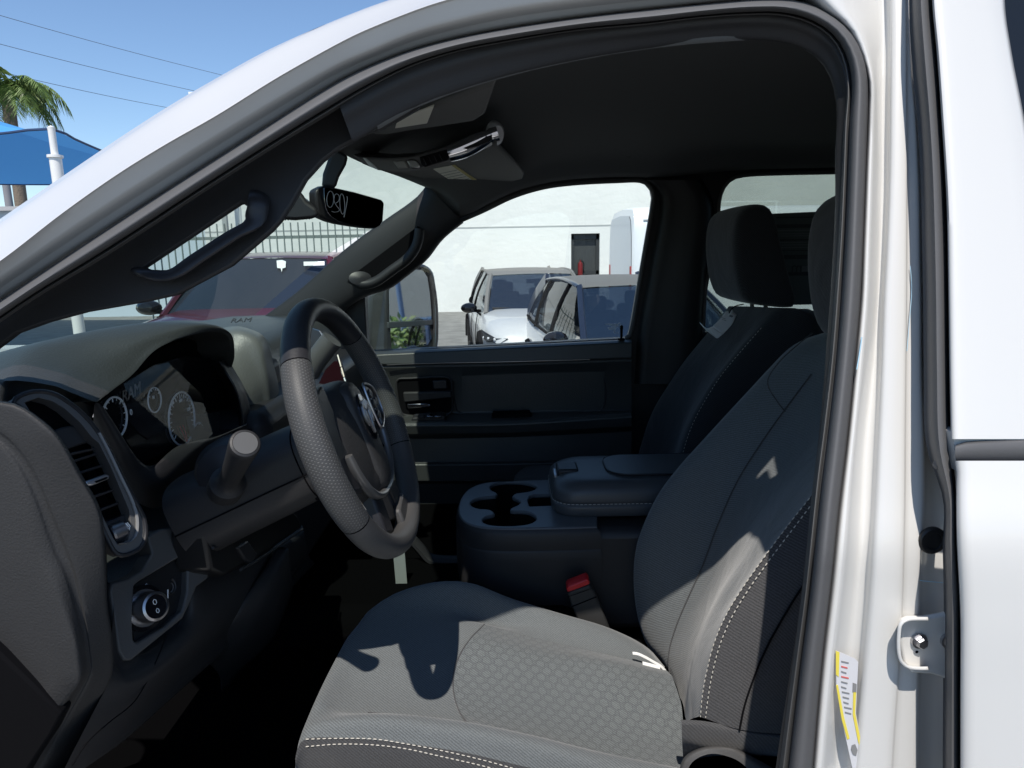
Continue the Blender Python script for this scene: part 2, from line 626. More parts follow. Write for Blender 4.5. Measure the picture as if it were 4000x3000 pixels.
# ---- door aperture lines (photo pixels)
W0 = [(-330, 1098), (0, 868), (181, 744), (362, 621), (542, 500), (723, 385), (904, 280), (1085, 181), (1300, 84), (1520, 0), (1850, -85), (2300, -150), (2800, -185), (3300, -200)]
W1 = [(-330, 1250), (27, 1000), (240, 835), (458, 681), (650, 562), (844, 452), (1080, 305), (1300, 181), (1400, 130), (1590, 52), (1713, 9), (1950, -50), (2400, -105), (2900, -135), (3350, -150)]
W2 = [(-330, 1300), (70, 1020), (300, 860), (520, 715), (720, 590), (900, 480), (1120, 350), (1330, 235), (1440, 190), (1620, 115), (1760, 75), (1990, 20), (2420, -35), (2900, -75), (3350, -110)]
SO = [(-330, 1405), (0, 1180), (271, 1000), (482, 862), (723, 706), (1025, 512), (1300, 338), (1400, 285), (1590, 208), (1780, 156), (1970, 119), (2254, 76), (2539, 43), (2824, 14), (2966, 3), (3109, 8), (3204, 38), (3299, 98), (3362, 182), (3389, 280), (3392, 400), (3386, 570), (3378, 800), (3363, 1162), (3337, 1451), (3308, 1740), (3280, 1970), (3244, 2314), (3212, 2585), (3176, 3000), (3155, 3250)]
SI = [(-330, 1465), (0, 1238), (150, 1137), (374, 1000), (580, 868), (790, 730), (1080, 545), (1320, 398), (1400, 351), (1590, 256), (1780, 195), (1970, 157), (2254, 112), (2539, 85), (2729, 62), (2919, 48), (3061, 50), (3175, 82), (3261, 143), (3308, 228), (3326, 335), (3318, 480), (3310, 700), (3296, 1000), (3268, 1380), (3236, 1668), (3207, 1900), (3163, 2314), (3128, 2585), (3078, 3000), (3052, 3250)]

def pl(pts, f):
    return [U(x, y, f(y)) for x, y in pts]


# roof rail and windshield pillar: outer skin from the sky edge down to the seal (front and top run only)
SOt = SO[:15] + [(3120, -10), (3350, -60)]
N_ = 60
w0 = crs([Vector((x, y, 0)) for x, y in W0], N_); w1 = crs([Vector((x, y, 0)) for x, y in W1], N_)
w2 = crs([Vector((x, y, 0)) for x, y in W2], N_); s0 = crs([Vector((x, y, 0)) for x, y in SOt], N_)
def mixp(a, b, t): return [(lerp(p.x, q.x, t), lerp(p.y, q.y, t)) for p, q in zip(a, b)]
rails = [
    [U(x, y, .150 + .16 * min(1, max(0, (x - 1250) / 400)) + Ty(y)) + Vector((-.012, 0, -.004)) for x, y in mixp(w0, w0, 0)],
    [U(x, y, .130 + .03 * min(1, max(0, (x - 1250) / 400)) + Ty(y)) for x, y in mixp(w0, w0, 0)],
    [U(x, y, .116 + Ty(y)) for x, y in mixp(w0, w1, .06)],
    [U(x, y, .094 + Ty(y)) for x, y in mixp(w0, w1, .35)],
    [U(x, y, .070 + Ty(y)) for x, y in mixp(w0, w1, .68)],
    [U(x, y, .050 + Ty(y)) for x, y in mixp(w0, w1, .94)],
    [U(x, y, .046 + Ty(y)) for x, y in mixp(w1, w2, 0.0)],
    [U(x, y, .050 + Ty(y)) for x, y in mixp(w1, w2, .12)],
    [U(x, y, .062 + Ty(y)) for x, y in mixp(w1, w2, .9)],
    [U(x, y, .067 + Ty(y)) for x, y in mixp(w2, s0, .15)],
    [U(x, y, .083 + Ty(y)) for x, y in mixp(w2, s0, .48)],
    [U(x, y, .086 + Ty(y)) for x, y in mixp(w2, s0, .55)],
    [U(x, y, .096 + Ty(y)) for x, y in mixp(w2, s0, .85)],
    [U(x, y, .130 + Ty(y)) for x, y in mixp(w2, s0, 1.1)],
]
tag(loft('roof_rail', rails, WHITE, TR, n=90, m=2, angle=28), 'white roof rail and windshield pillar above the open doorway')

# rubber seal round the opening
so = crs([Vector((x, y, 0)) for x, y in SO], 120); si = crs([Vector((x, y, 0)) for x, y in SI], 120)
def sealrail(t, off):
    return [U(lerp(a.x, b.x, t), lerp(a.y, b.y, t), .062 + Ty(lerp(a.y, b.y, t)) + off * 1.1) for a, b in zip(so, si)]
seal = loft('weatherstrip', [sealrail(-.12, .03), sealrail(0, .012), sealrail(.2, -.004), sealrail(.5, -.008), sealrail(.8, -.002), sealrail(.97, .012), sealrail(1.02, .03)], RUBBER, TR, n=160, m=3, angle=80)
loft('weatherstrip_lip', [sealrail(1.0, .022), sealrail(1.07, .012), sealrail(1.2, .010), sealrail(1.32, .022), sealrail(1.40, .04)], mat('seal_lip', (.075, .075, .075), .6), seal, n=160, m=3)

# inner trim between the seal and the cabin: header run and pillar run
TIx = [(1380, 560), (1600, 432), (1875, 330), (2160, 256), (2539, 190), (2919, 157), (3109, 180), (3204, 240), (3252, 330), (3268, 440), (3262, 600), (3262, 800), (3250, 1050), (3232, 1300), (3212, 1560), (3194, 1740), (3160, 2050), (3120, 2400), (3075, 2700), (3030, 3000), (3000, 3250)]
ti = crs([Vector((x, y, 0)) for x, y in TIx], 100)
si2 = crs([Vector((x, y, 0)) for x, y in SI[7:]], 100)
def trail(t, off):
    return [U(lerp(a.x, b.x, t), lerp(a.y, b.y, t), .068 + Ty(lerp(a.y, b.y, t)) + off) for a, b in zip(si2, ti)]
loft('doorway_trim', [trail(-.15, .01), trail(.3, .012), trail(.55, .02), trail(.9, .028), trail(1.0, .034), trail(.92, .10)], TRIM, TR, n=100, m=3)

# windshield pillar trim with the hole behind its grab handle
Ao = [(-330, 1455)] + SI[1:9] + [(1600, 250), (1640, 420), (1500, 500), (1416, 526), (1386, 547), (1320, 583), (1259, 631), (1193, 704), (1139, 800), (1095, 865)] + zp(18, [(1350, 450), (1180, 600), (1000, 750), (700, 910), (520, 1005), (250, 1065), (0, 1105)]) + [(330, 1222), (180, 1262), (60, 1305), (-60, 1400), (-330, 1600)]
Ah = zp(18, [(225, 782), (450, 635), (700, 475), (900, 335), (1090, 205), (1195, 275), (1185, 320), (1150, 375), (1000, 462), (700, 655), (520, 780), (440, 810), (330, 802)])
fy = lambda y: .140 + Ty(y)
aptrim = plate('windshield_pillar_trim', pl(Ao, fy), [pl(Ah, fy)], (0, .012, 0), TRIM, TR, bev=.003)
hp = zp(18, [(1250, 120), (1240, 200), (1225, 290), (1180, 385), (1015, 485), (712, 682), (528, 806), (440, 836), (320, 826), (215, 790)])
sweep('grab_handle', [U(x, y, .122 + Ty(y) + (.03 if i in (0, len(hp) - 1) else 0)) for i, (x, y) in enumerate(hp)], circ(.0050, 14, .0110), TRIM2, aptrim, n=40, upv=(.4, -.3, .85))

# ---- shade: roof skin, headliner, far side wall, floor, rear wall
HF = [(.24, -.20, .150), (.45, -.27, .185), (.70, -.325, .20), (.95, -.345, .207), (1.20, -.335, .21), (1.45, -.305, .212), (1.63, -.272, .212)]
def hdr(y):
    for a, b in zip(HF, HF[1:]):
        if y <= b[0] or b is HF[-1]:
            t = (y - a[0]) / (b[0] - a[0])
            return lerp(a[1], b[1], t), lerp(a[2], b[2], t)
def roofz(y):
    t = (y - .95) / .75
    return .335 - .075 * t * t
trim_edge = [U(x, y, .10 + Ty(y)) for x, y in [(1480, 505), (1600, 432), (1875, 330), (2160, 256), (2539, 190), (2919, 157)]]
trim_edge += [Vector((.5, .32, CAM.z + .24)), Vector((1.9, .32, CAM.z + .24))]
far_edge = [U(x, y, 1.70) for x, y in zp(6, [(630, 60), (850, 245), (1000, 180), (1200, 85), (1400, 28), (1600, 0), (1900, -15), (2200, -12)])]
far_edge += [U(x, y, 1.70) for x, y in zp(7, [(900, 120), (1600, 100)])] + [Vector((1.9, 1.70, CAM.z + .26))]
rails = [trim_edge]
for y in (.45, .70, .95, 1.20, 1.45):
    hx, hz = hdr(y)
    rails.append([Vector((hx + d, y, CAM.z + lerp(hz, roofz(y), min(1, (d / .42)) ** .8))) for d in (0, .06, .15, .3, .5, .9, 1.5, 2.2)])
rails.append([far_edge[0]] + [Vector((p.x, p.y - .08, p.z + .05)) for p in far_edge[1:]])
rails.append(far_edge)
loft('headliner', rails, HEADL, TR, n=50, m=4, thick=.012, off=1)

rr = []
for y in (.30, .5, .8, 1.1, 1.4, 1.62):
    hx, hz = hdr(y)
    hx2 = hx - .06
    rr.append([Vector((hx2 + d, y, CAM.z + lerp(hz + .035, roofz(y) + .07, min(1, d / .5) ** .7))) for d in (0, .1, .25, .5, 1.0, 2.0, 2.3)])
x0 = rr[-1]
rr[-1] = [p + Vector((.07, 0, 0)) for p in rr[-1]]
x0 = rr[-1]
rr.append([Vector((p.x + .10, 1.72, p.z - .02)) for p in x0])
rr.append([Vector((p.x + .12, 1.78, p.z - .06)) for p in x0])
loft('roof_panel', rr, WHITE, TR, n=40, m=3, thick=.01, off=1)

# far (passenger) side: wall with window openings
FW = zp(6, [(232, 1148), (210, 760), (400, 620), (560, 545), (700, 400), (850, 275), (1000, 210), (1200, 115), (1400, 55), (1600, 28), (1900, 12), (2040, 10), (2090, 28), (2122, 66), (2133, 120), (2120, 215), (2050, 620), (1985, 1000), (1968, 1046), (1945, 1058)])
RW = zp(7, [(640, 1285), (655, 1000), (690, 800), (745, 510), (758, 330), (790, 240), (850, 180), (960, 155), (1600, 136), (2300, 118), (2400, 300), (2400, 1285)])
YW = 1.735
wall_out = [(500, 3100), (500, 1800), (900, 1420), (1060, 1290), (1200, 1165), (1390, 990), (1530, 890), (1650, 800), (1710, 740), (1730, 690), (1850, 655), (2400, 640), (3300, 560), (4100, 520), (4100, 3100)]
far = plate('passenger_side_wall', [U(x, y, YW) for x, y in wall_out], [[U(x, y, YW) for x, y in FW], [U(x, y, YW) for x, y in RW]], (0, .05, 0), TRIM2, TR, bev=.006)
pane = prism('front_passenger_window', [U(x, y, YW + .03) for x, y in [(FW[0][0] - 20, FW[0][1] + 20), (FW[1][0] - 20, FW[1][1] - 80), (1700, 690), (2570, 690), (2570, 1350)]], (0, .004, 0), GL_CLEAR, TR)
prism('rear_passenger_window', [U(x, y, YW + .03) for x, y in [(2700, 640), (3800, 610), (3800, 1330), (2700, 1330)]], (0, .004, 0), GL_DARK, TR)
sweep('window_run_channel', [U(x, y, YW - .004) for x, y in FW[5:]], circ(.007, 8), RUBBER, far, n=60)
sweep('window_run_channel', [U(x, y, YW - .004) for x, y in RW[:10]], circ(.006, 8), RUBBER, far, n=50)
# pillar cover between the two side windows, with a raised bead
pc = zp(7, [(260, 190), (330, 240), (375, 330), (360, 480), (300, 800), (210, 1330), (190, 1659)])
pc2 = zp(7, [(560, 190), (600, 260), (640, 360), (640, 520), (600, 800), (560, 1330), (540, 1659)])
loft('center_pillar_cover', [[U(x - 25, y, YW - .002) for x, y in pc], [U(x, y, YW - .03) for x, y in pc], [U(x + 40, y, YW - .035) for x, y in pc], [U(x, y, YW - .05) for x, y in pc2], [U(x + 40, y, YW - .002) for x, y in pc2]], TRIM, TR, n=30, m=3)
# lock pin, glass stamp
lp = zp(6, [(1918, 1062)])[0]
a = U(lp[0], lp[1], 1.69)
lathe('lock_pin', a, (0, 0, 1), [(.011, -.004), (.011, .002), (.004, .003), (.0045, .03), (.0055, .036), (.0055, .042), (.002, .046), (0, .046)], BLACK, TR, 14)
q = zp(6, [(1905, 968)])[0]
for x0_, x1_, y_ in ((1812, 1895, 962), (1840, 1895, 970), (1855, 1890, 980), (1830, 1885, 988), (1832, 1880, 996), (1866, 1880, 1004), (1868, 1878, 1012), (1870, 1900, 1020)):
    prism('glass_stamp', [U(x, y, YW + .026) for x, y in zp(6, [(x0_, y_), (x1_, y_ - 1), (x1_, y_ + 3), (x0_, y_ + 4)])], (0, .0004, 0), CHALK, pane)
pp = U(q[0], q[1], YW + .026)
tube('glass_stamp', [pp + Vector((.006 * math.cos(t), 0, .006 * math.sin(t))) for t in [i * math.pi / 3 for i in range(6)]], .0012, CHALK, pane, seg=5, closed=True)

# windshield
hw = [Vector((hdr(y)[0] - .03, y, CAM.z + hdr(y)[1] + .02)) for y in (.24, .45, .7, .95, 1.2, 1.45, 1.66)]
hw = [U(1300, 420, .27)] + hw[1:]
cw = [Vector((-1.02 - .14 * (1 - ((y - .95) / .75) ** 2), y, CAM.z - .23)) for y in (.20, .45, .7, .95, 1.2, 1.45, 1.84)]
hw[-1] = hw[-1] + Vector((.09, .26, -.03)); cw[-1].y = 1.95
mid = [a.lerp(b, .5) + Vector((-.035, 0, .035)) for a, b in zip(hw, cw)]
loft('windshield', [hw, mid, cw], GL_WIND, TR, n=30, m=6)

# passenger-side windshield pillar
pa = zp(2, [(1115, 700), (1050, 782), (830, 942), (600, 1110), (270, 1400), (0, 1600)])
pb = zp(2, [(1180, 780), (1120, 880), (960, 1030), (760, 1180), (480, 1430), (200, 1659)])
pc_ = zp(2, [(1335, 935), (1200, 1050), (1100, 1175), (960, 1290), (850, 1370), (700, 1425), (560, 1520), (480, 1659)])
ppil = loft('passenger_pillar_trim', [[U(x, y, 1.70) for x, y in pa], [U(x, y, 1.66) for x, y in pa], [U(x, y, 1.645) for x, y in pb], [U(x, y, 1.67) for x, y in pc_], [U(x, y, 1.76) for x, y in pc_]], TRIM, TR, n=30, m=4)
rec = zp(2, [(605, 1300), (760, 1185), (900, 1080), (1050, 968), (1062, 985), (1042, 1060), (990, 1150), (880, 1235), (780, 1305), (700, 1325)])
prism('handle_pocket', [U(x, y, 1.628) for x, y in rec], (0, .03, 0), BLACK, ppil)
sweep('passenger_grab_handle', [U(x, y, 1.615) for x, y in zp(2, [(610, 1305), (690, 1345), (770, 1330), (880, 1255), (990, 1170), (1045, 1080), (1062, 985)])], circ(.016, 12, .018), TRIM, ppil, n=30)
lathe('handle_cap', U(*zp(2, [(675, 1305)])[0], 1.605), (.3, -1, .3), [(.0, .005), (.012, .004), (.022, 0), (.022, -.01)], TRIM2, ppil, 16, sx=1.0, sy=1.6, x=(0, 0, 1))

# floor, bulkhead, rear wall, near rear door inner: closed dark shell
box('cab_floor', (.45, .95, .86), (3.0, 1.75, .06), CARPET, TR)
box('transmission_hump', (-.35, .95, .93), (1.0, .32, .12), CARPET, TR, .05)
box('toe_board', (-1.05, .95, 1.10), (.06, 1.6, .5), CARPET, TR)
box('rear_cab_wall', (1.92, .95, 1.45), (.05, 1.75, 1.2), CARPET, TR)
box('rear_bench', (1.45, .95, 1.15), (.55, 1.45, .5), FABD, TR, .06)
box('rear_bench_back', (1.72, .95, 1.45), (.16, 1.45, .65), FABD, TR, .06)
# rocker sill under the doorway
box('door_sill', (0, .14, .93), (1.4, .22, .12), WHITE, TR, .03)
box('sill_plate', (-.1, .21, 1.0), (1.1, .10, .02), TRIM, TR, .006)

# ---- white door pillar (between front doorway and rear door)
py_ = [-250, 0, 120, 301, 452, 663, 1000, 1162, 1451, 1740, 1952, 2133, 2314, 2585, 3000, 3300]
import bisect
def tab(tb, y):
    ys = [t[1] for t in tb]
    i = min(max(bisect.bisect(ys, y), 1), len(tb) - 1)
    a, b = tb[i - 1], tb[i]
    t = (y - a[1]) / (b[1] - a[1])
    return lerp(a[0], b[0], t)
Pso = [(3110, -250), (3200, 20), (3300, 98), (3362, 182), (3389, 280), (3394, 400), (3386, 570), (3378, 800), (3363, 1162), (3337, 1451), (3308, 1740), (3280, 1970), (3244, 2314), (3212, 2585), (3176, 3000), (3150, 3300)]
Pval = [(3440, -250), (3448, 100), (3446, 800), (3431, 1162), (3410, 1451), (3380, 1740), (3362, 2133), (3330, 2450), (3300, 2700), (3270, 3000), (3240, 3300)]
Prid = [(3475, -250), (3485, 100), (3478, 800), (3458, 1162), (3446, 1520), (3424, 2000), (3400, 2400), (3370, 2700), (3345, 3000), (3320, 3300)]
Pcr = [(3535, -250), (3540, 100), (3540, 800), (3538, 1162), (3532, 1700), (3530, 2000), (3520, 2400), (3500, 2700), (3480, 3000), (3470, 3300)]
Pl = [(3555, -250), (3552, 60), (3569, 301), (3594, 542), (3601, 800), (3608, 1162), (3612, 1600), (3623, 1800), (3622, 2000), (3610, 2200), (3600, 3000), (3600, 3300)]
Pr = [(3642, -250), (3642, 0), (3669, 301), (3687, 603), (3699, 800), (3706, 1162), (3711, 1523), (3715, 1720), (3735, 1835), (3738, 2100), (3752, 2314), (3752, 3000), (3752, 3300)]
jam = []
for (tb, t2, w, off) in [(Pso, Pval, -.25, .14), (Pso, Pval, -.05, .082), (Pso, Pval, .12, .066), (Pso, Pval, .35, .064), (Pso, Pval, .75, .080), (Pso, Pval, 1.0, .086), (Pval, Prid, .6, .080), (Prid, Pcr, 0, .064), (Prid, Pcr, .5, .060), (Pcr, Pl, 0, .059), (Pcr, Pl, .1, .063), (Pcr, Pl, .7, .063), (Pl, Pr, -.1, .066), (Pl, Pr, .08, .092), (Pl, Pr, .9, .097), (Pl, Pr, 1.4, .098)]:
    jam.append([U(lerp(tab(tb, y), tab(t2, y), w), y, off + Ty(y)) for y in py_])
pil = tag(loft('door_pillar', jam, WHITE, TR, n=70, m=3, angle=60), 'white door pillar with striker and warning label')
pil['label'] = 'white painted door pillar with latch striker and tyre label'

# striker
def J(px, py, off):      # point on the pillar, off metres further out
    return U(px, py, .066 + Ty(py) - off)
st = zp(12, [(560, 1010), (590, 995), (660, 995), (720, 985), (790, 968), (850, 968), (850, 1290), (790, 1285), (740, 1255), (690, 1240), (610, 1235), (570, 1190), (558, 1100)])
sk_ = prism('latch_striker', [J(x, y, .004) for x, y in st], (0, -.006, 0), WHITE, pil, .0025)
lp_ = zp(12, [(692, 1014), (640, 1014), (600, 1018), (574, 1036), (566, 1075), (566, 1160), (578, 1200), (606, 1222), (650, 1228), (692, 1228)])
loft('striker_lip', [[J(x, y, .008) for x, y in lp_], [J(x, y, .026) for x, y in lp_]], WHITE, sk_, n=40, thick=.003, off=0)
for c in ((648, 1105), (775, 1105)):
    p = zp(12, [c])[0]
    q = J(p[0], p[1], .010)
    lathe('bolt', q, (.06, -1, 0), [(.0075, 0), (.0075, .003), (.0055, .0032)], SATIN, sk_, 18)
    lathe('bolt_head', q, (.06, -1, 0), [(.0056, .003), (.0056, .007), (.0045, .0085), (0, .0085)], SATIN, sk_, 6, angle=20)
lathe('drain_hole', J(*zp(12, [(643, 1158)])[0], .0105), (0, -1, 0), [(.0015, 0), (0, .0004)], BLACK, sk_, 10)
pg = zp(12, [(705, 672)])[0]
lathe('rubber_plug', J(pg[0], pg[1], .002), (0, -1, 0), [(.0130, 0), (.0130, .003), (.0115, .0045), (.0085, .0045), (.008, .0028), (0, .0028)], mat('plug_rubber', (.012, .012, .013), .5), pil, 28)
for c, r_ in (((553, 893), .0032), ((541, 1205), .003)):
    lathe('dimple', J(*zp(12, [c])[0], .0012), (0, -1, 0), [(r_, 0), (r_ * .8, .0008), (r_ * .7, .0003), (0, .0002)], WHITE, pil, 18)
sweep('pressed_bead', [J(x, y, .0015) for x, y in zp(12, [(470, 1078), (474, 1150), (472, 1240), (464, 1310)])], circ(.0032, 10, .0020), WHITE, pil, n=14, upv=(1, 0, 0), scale=lambda t: math.sin(math.pi * min(1, max(0.02, t))) ** .35)
# blue chalk marks
BLUE = mat('blue_wax_pencil', (.35, .55, .68), .9)
for ln in ([(510, 671), (560, 673), (615, 670)], [(468, 812), (560, 830), (650, 848), (785, 861)]):
    tube('pencil_mark', [J(x, y, .0012) for x, y in zp(12, ln)], .00035, BLUE, pil, n=12, seg=5)
for ln in ([(492, 330), (500, 450), (488, 620), (474, 790)],):
    tube('pencil_mark', [U(x, y, .0595 + Ty(y)) for x, y in zp(13, ln)], .0003, BLUE, pil, n=12, seg=5)
tube('pencil_mark', [U(x, y, .062 + Ty(y)) for x, y in zp(13, [(230, 715), (218, 800), (203, 890)])], .0006, BLUE, pil, n=12, seg=5)

# tyre and airbag label on the pillar
lab = zp(12, [(292, 1150), (375, 1185), (388, 1200), (378, 1420), (400, 1540), (432, 1659), (440, 1780), (390, 1780), (355, 1620), (318, 1450), (294, 1300)])
lb = prism('warning_label', [J(x, y, .001) for x, y in lab], (0, -.0008, 0), mat('label_paper', (.62, .62, .64), .35), pil)
def strip(name, k, pts, off, m_, par):
    return prism(name, [J(x, y, off) for x, y in zp(k, pts)], (0, -.0005, 0), m_, par)
strip('yellow_band', 12, [(292, 1152), (308, 1158), (305, 1265), (293, 1255)], .002, YELLOW, lb)
strip('yellow_band', 12, [(293, 1300), (302, 1300), (328, 1440), (352, 1530), (342, 1535), (318, 1450)], .002, YELLOW, lb)
strip('yellow_band', 12, [(368, 1330), (380, 1330), (376, 1420), (400, 1540), (430, 1659), (420, 1659), (388, 1540), (366, 1430)], .002, YELLOW, lb)
strip('black_band', 12, [(366, 1290), (382, 1296), (381, 1335), (365, 1330)], .002, INK, lb)
strip('printed_sign', 12, [(362, 1560), (376, 1555), (386, 1580), (380, 1606), (366, 1600), (358, 1580)], .002, INK, lb)
for i in range(11):
    y = 1195 + i * 22
    x = 316 + max(0, (i - 5)) * 3.2
    strip('print_line', 12, [(x, y), (x + 32 - (i % 3) * 5, y + 7), (x + 32 - (i % 3) * 5, y + 12), (x, y + 5)], .002, REDINK if i in (1, 3) else INK, lb)

# rubber channel and rear door edge
chan = []
for w, off in [(-.02, .06), (.10, .055), (.25, .022), (.5, .006), (.8, .010), (1.02, .04)]:
    chan.append([U(lerp(tab(Pl, y), tab(Pr, y), lerp(w, .55 + w * .45, min(1, max(0, (y - 1760) / 90)))), y, off + Ty(y)) for y in py_ + []])
loft('rear_door_weatherstrip', chan, RUBBER, TR, n=80, m=3, angle=70)
p = zp(12, [(750, 345)])[0]
box('seal_joint', U(p[0], p[1], .028), (.010, .012, .012), RUBBER, TR, .003, rot=Matrix.Rotation(R(20), 3, 'Y'))

# rear door skin (upper frame, belt moulding, lower panel)
RD = [(3940, -250), (3918, 0), (3944, 200), (3972, 380), (4000, 480), (4080, 1000), (4100, 1300), (4100, 1719)]
def rdr(tx, off, ys):
    return [U(tx(y), y, off + Ty(y)) for y in ys]
ysu = [-250, 0, 200, 450, 800, 1162, 1500, 1715]
rdoor = loft('rear_door', [rdr(lambda y: tab(Pr, y) + 8, .05, ysu), rdr(lambda y: tab(Pr, y) - 1, .012, ysu), rdr(lambda y: tab(Pr, y) + 7, -.002, ysu), rdr(lambda y: tab(Pr, y) + 60, -.005, ysu), rdr(lambda y: min(tab(RD, y), 4300) - 10, .004, ysu), rdr(lambda y: tab(RD, y) + 3, .014, ysu), rdr(lambda y: tab(RD, y) + 10, .05, ysu)], WHITE, TR, n=60, m=3, angle=60)
tag(rdoor, 'white rear door beside the open doorway')
ysl = [1800, 1812, 1835, 1900, 2100, 2400, 2700, 3000, 3300]
loft('rear_door_panel', [rdr(lambda y: tab(Pr, y) + 8, .05, ysl), rdr(lambda y: tab(Pr, y) - 1, .008, ysl), rdr(lambda y: tab(Pr, y) + 7, -.006, ysl), rdr(lambda y: tab(Pr, y) + 60, -.012, ysl), rdr(lambda y: 4100, -.014, ysl), rdr(lambda y: 4500, -.016, ysl)], WHITE, rdoor, n=40, m=3, angle=60)
prism('belt_backing', [U(x, y, .008) for x, y in [(3722, 1690), (4500, 1680), (4500, 1840), (3738, 1840)]], (0, .02, 0), WHITE, rdoor)
mo = loft('belt_moulding', [[U(x, y, .006 + o) for x, y in pts] for pts, o in [([(3738, 1736), (3745, 1728), (4500, 1716)], .006), ([(3732, 1745), (3745, 1738), (4500, 1726)], -.006), ([(3731, 1780), (3745, 1778), (4500, 1768)], -.008), ([(3735, 1802), (3748, 1806), (4500, 1800)], -.004), ([(3740, 1808), (3752, 1814), (4500, 1808)], .006)]], RUBBER, rdoor, n=20, m=3)
gx = [(3925, -250), (3910, 0), (3965, 380), (4070, 1000), (4090, 1740), (5600, 1740), (5400, -250)]
prism('rear_door_glass', [U(x, y, .03 + Ty(y)) for x, y in gx], (0, .004, 0), mat('dark_glass', (.01, .012, .015), .05, spec=.5), rdoor)
box('pillar_sun_block', (.535, .275, 1.79), (.24, .05, .56), BLACK, TR)  # unseen box added to stop sun leaking past the pillar onto the backrest
box('rear_door_inner', (1.2, .10, 1.3), (1.3, .05, .9), BLACK, TR)
box('scuff_mark', U(3770, 1690, -.008 + .0), (.0001, .0001, .0001), WHITE, rdoor) if False else None

# the driver's door, swung open beside the camera (outside the frame; it shades the doorway)
TH = R(76)
hx_, hy_ = -.66, -.01
dd_ = Vector((math.cos(TH), -math.sin(TH), 0)); dn_ = Vector((math.sin(TH), math.cos(TH), 0))   # dn_: inner face
def dpt(s_, z_, o_=0): return Vector((hx_, hy_, 0)) + dd_ * s_ + dn_ * o_ + Vector((0, 0, z_))
fd = prism('front_door', [dpt(s_, z_) for s_, z_ in ((.02, .72), (1.02, .72), (1.05, 1.0), (1.05, 1.42), (.02, 1.42))], dn_ * -.09, WHITE, TR, .02)
prism('door_inner_panel', [dpt(s_, z_, .002) for s_, z_ in ((.05, .76), (1.0, .76), (1.02, 1.40), (.05, 1.40))], dn_ * .05, TRIM, fd, .02)
prism('door_armrest', [dpt(s_, z_, .05) for s_, z_ in ((.30, 1.12), (.90, 1.12), (.90, 1.20), (.30, 1.20))], dn_ * .06, TRIM, fd, .02)
sweep('door_window_frame', [dpt(s_, z_, -.04) for s_, z_ in ((.05, 1.40), (.30, 1.66), (.52, 1.82), (.78, 1.90), (.96, 1.90), (1.02, 1.84), (1.04, 1.40))], [(.03, -.025), (.03, .025), (-.03, .025), (-.03, -.025)], WHITE, fd, n=40, upv=tuple(dn_))
prism('door_window', [dpt(s_, z_, -.045) for s_, z_ in ((.06, 1.40), (.30, 1.65), (.52, 1.81), (.78, 1.89), (.96, 1.89), (1.02, 1.84), (1.03, 1.40))], dn_ * .004, GL_CLEAR, fd)
# rest of the cab side beyond the frame, so the truck holds up from a step aside
prism('cab_side_lower', [Vector((x, -.0150, z)) for x, z in ((.44, 1.22), (.44, .70), (1.97, .70), (1.97, 1.568), (.53, 1.568), (.53, 1.22))], (0, .03, 0), WHITE, TR, .004)
prism('cab_side_moulding', [Vector((x, -.012, z)) for x, z in ((.50, 1.572), (1.97, 1.572), (1.97, 1.60), (.50, 1.60))], (0, .03, 0), RUBBER, TR, .003)
prism('cab_side_glass', [Vector((x, y, z)) for x, y, z in ((.52, .03, 1.60), (1.55, .03, 1.60), (1.50, .13, 2.0), (.60, .13, 2.0))], (0, .005, 0), bpy.data.materials['dark_glass'], TR)
prism('cab_corner', [Vector((x, y, z)) for x, y, z in ((1.56, .02, 1.60), (1.97, .02, 1.60), (1.97, .14, 2.05), (1.50, .14, 2.05))], (0, .04, 0), WHITE, TR, .01)
box('cab_roof_side', (1.20, .33, 2.10), (1.60, .26, .07), WHITE, TR, .03)
box('pillar_base', (.29, .11, .90), (.15, .09, .20), WHITE, TR, .02)
box('rocker_panel', (.4, .04, .76), (3.2, .10, .16), WHITE, TR, .03)
box('cab_back', (1.965, .95, 1.35), (.03, 1.80, 1.4), WHITE, TR, .01)

# ================================================================== dashboard

# end panel facing the open doorway
gl = [(-400, 1640), (-150, 1640), (0, 1729), (72, 1813), (133, 1934), (211, 2150), (253, 2241), (289, 2362), (319, 2482), (331, 2573), (336, 2630), (295, 2705), (241, 2796), (133, 3000), (0, 3250)]
rb = [(-400, 1520), (-100, 1555), (0, 1572), (60, 1581), (151, 1638), (229, 1713), (313, 1861), (386, 1994), (404, 2110), (412, 2259), (416, 2362), (436, 2500), (434, 2639), (386, 2741), (337, 2856), (253, 3000), (110, 3250)]
def shift(pts, dx, dy): return [(x + dx, y + dy) for x, y in pts]
g = crs([Vector((x, y, 0)) for x, y in gl], 60); b_ = crs([Vector((x, y, 0)) for x, y in rb], 60)
def er(t, Y):
    return [U(lerp(p.x, q.x, t), lerp(p.y, q.y, t), Y + (.012 + .045 * t) * max(0, (lerp(p.y, q.y, t) - 1700) / 900)) for p, q in zip(g, b_)]
left = [U(lerp(-900, p.x - 40, .3), lerp(2400, p.y + 20, .75), .20) for p in g]
end = loft('dashboard', [[U(p.x - 900, p.y + 60, .118) for p in g], [U(p.x - 400, p.y + 40, .110) for p in g], er(-.35, .105), er(-.06, .105), er(.04, .1075), er(.18, .1078), er(.24, .105), er(.7, .1045), er(.95, .105), er(1.0, .108), er(1.02, .125), er(1.06, .33)], DASHEND, TR, n=70, m=3, angle=60)
dash = end

prism('dash_end_shadow', [U(x, y, .096) for x, y in [(-500, 2150), (-200, 2390), (0, 2555), (120, 2670), (240, 2790), (200, 2870), (120, 2990), (0, 3200), (-500, 3250)]], (0, .02, 0), BLACK, dash, .003)  # black sheet standing in for the diagonal shadow on the dash end
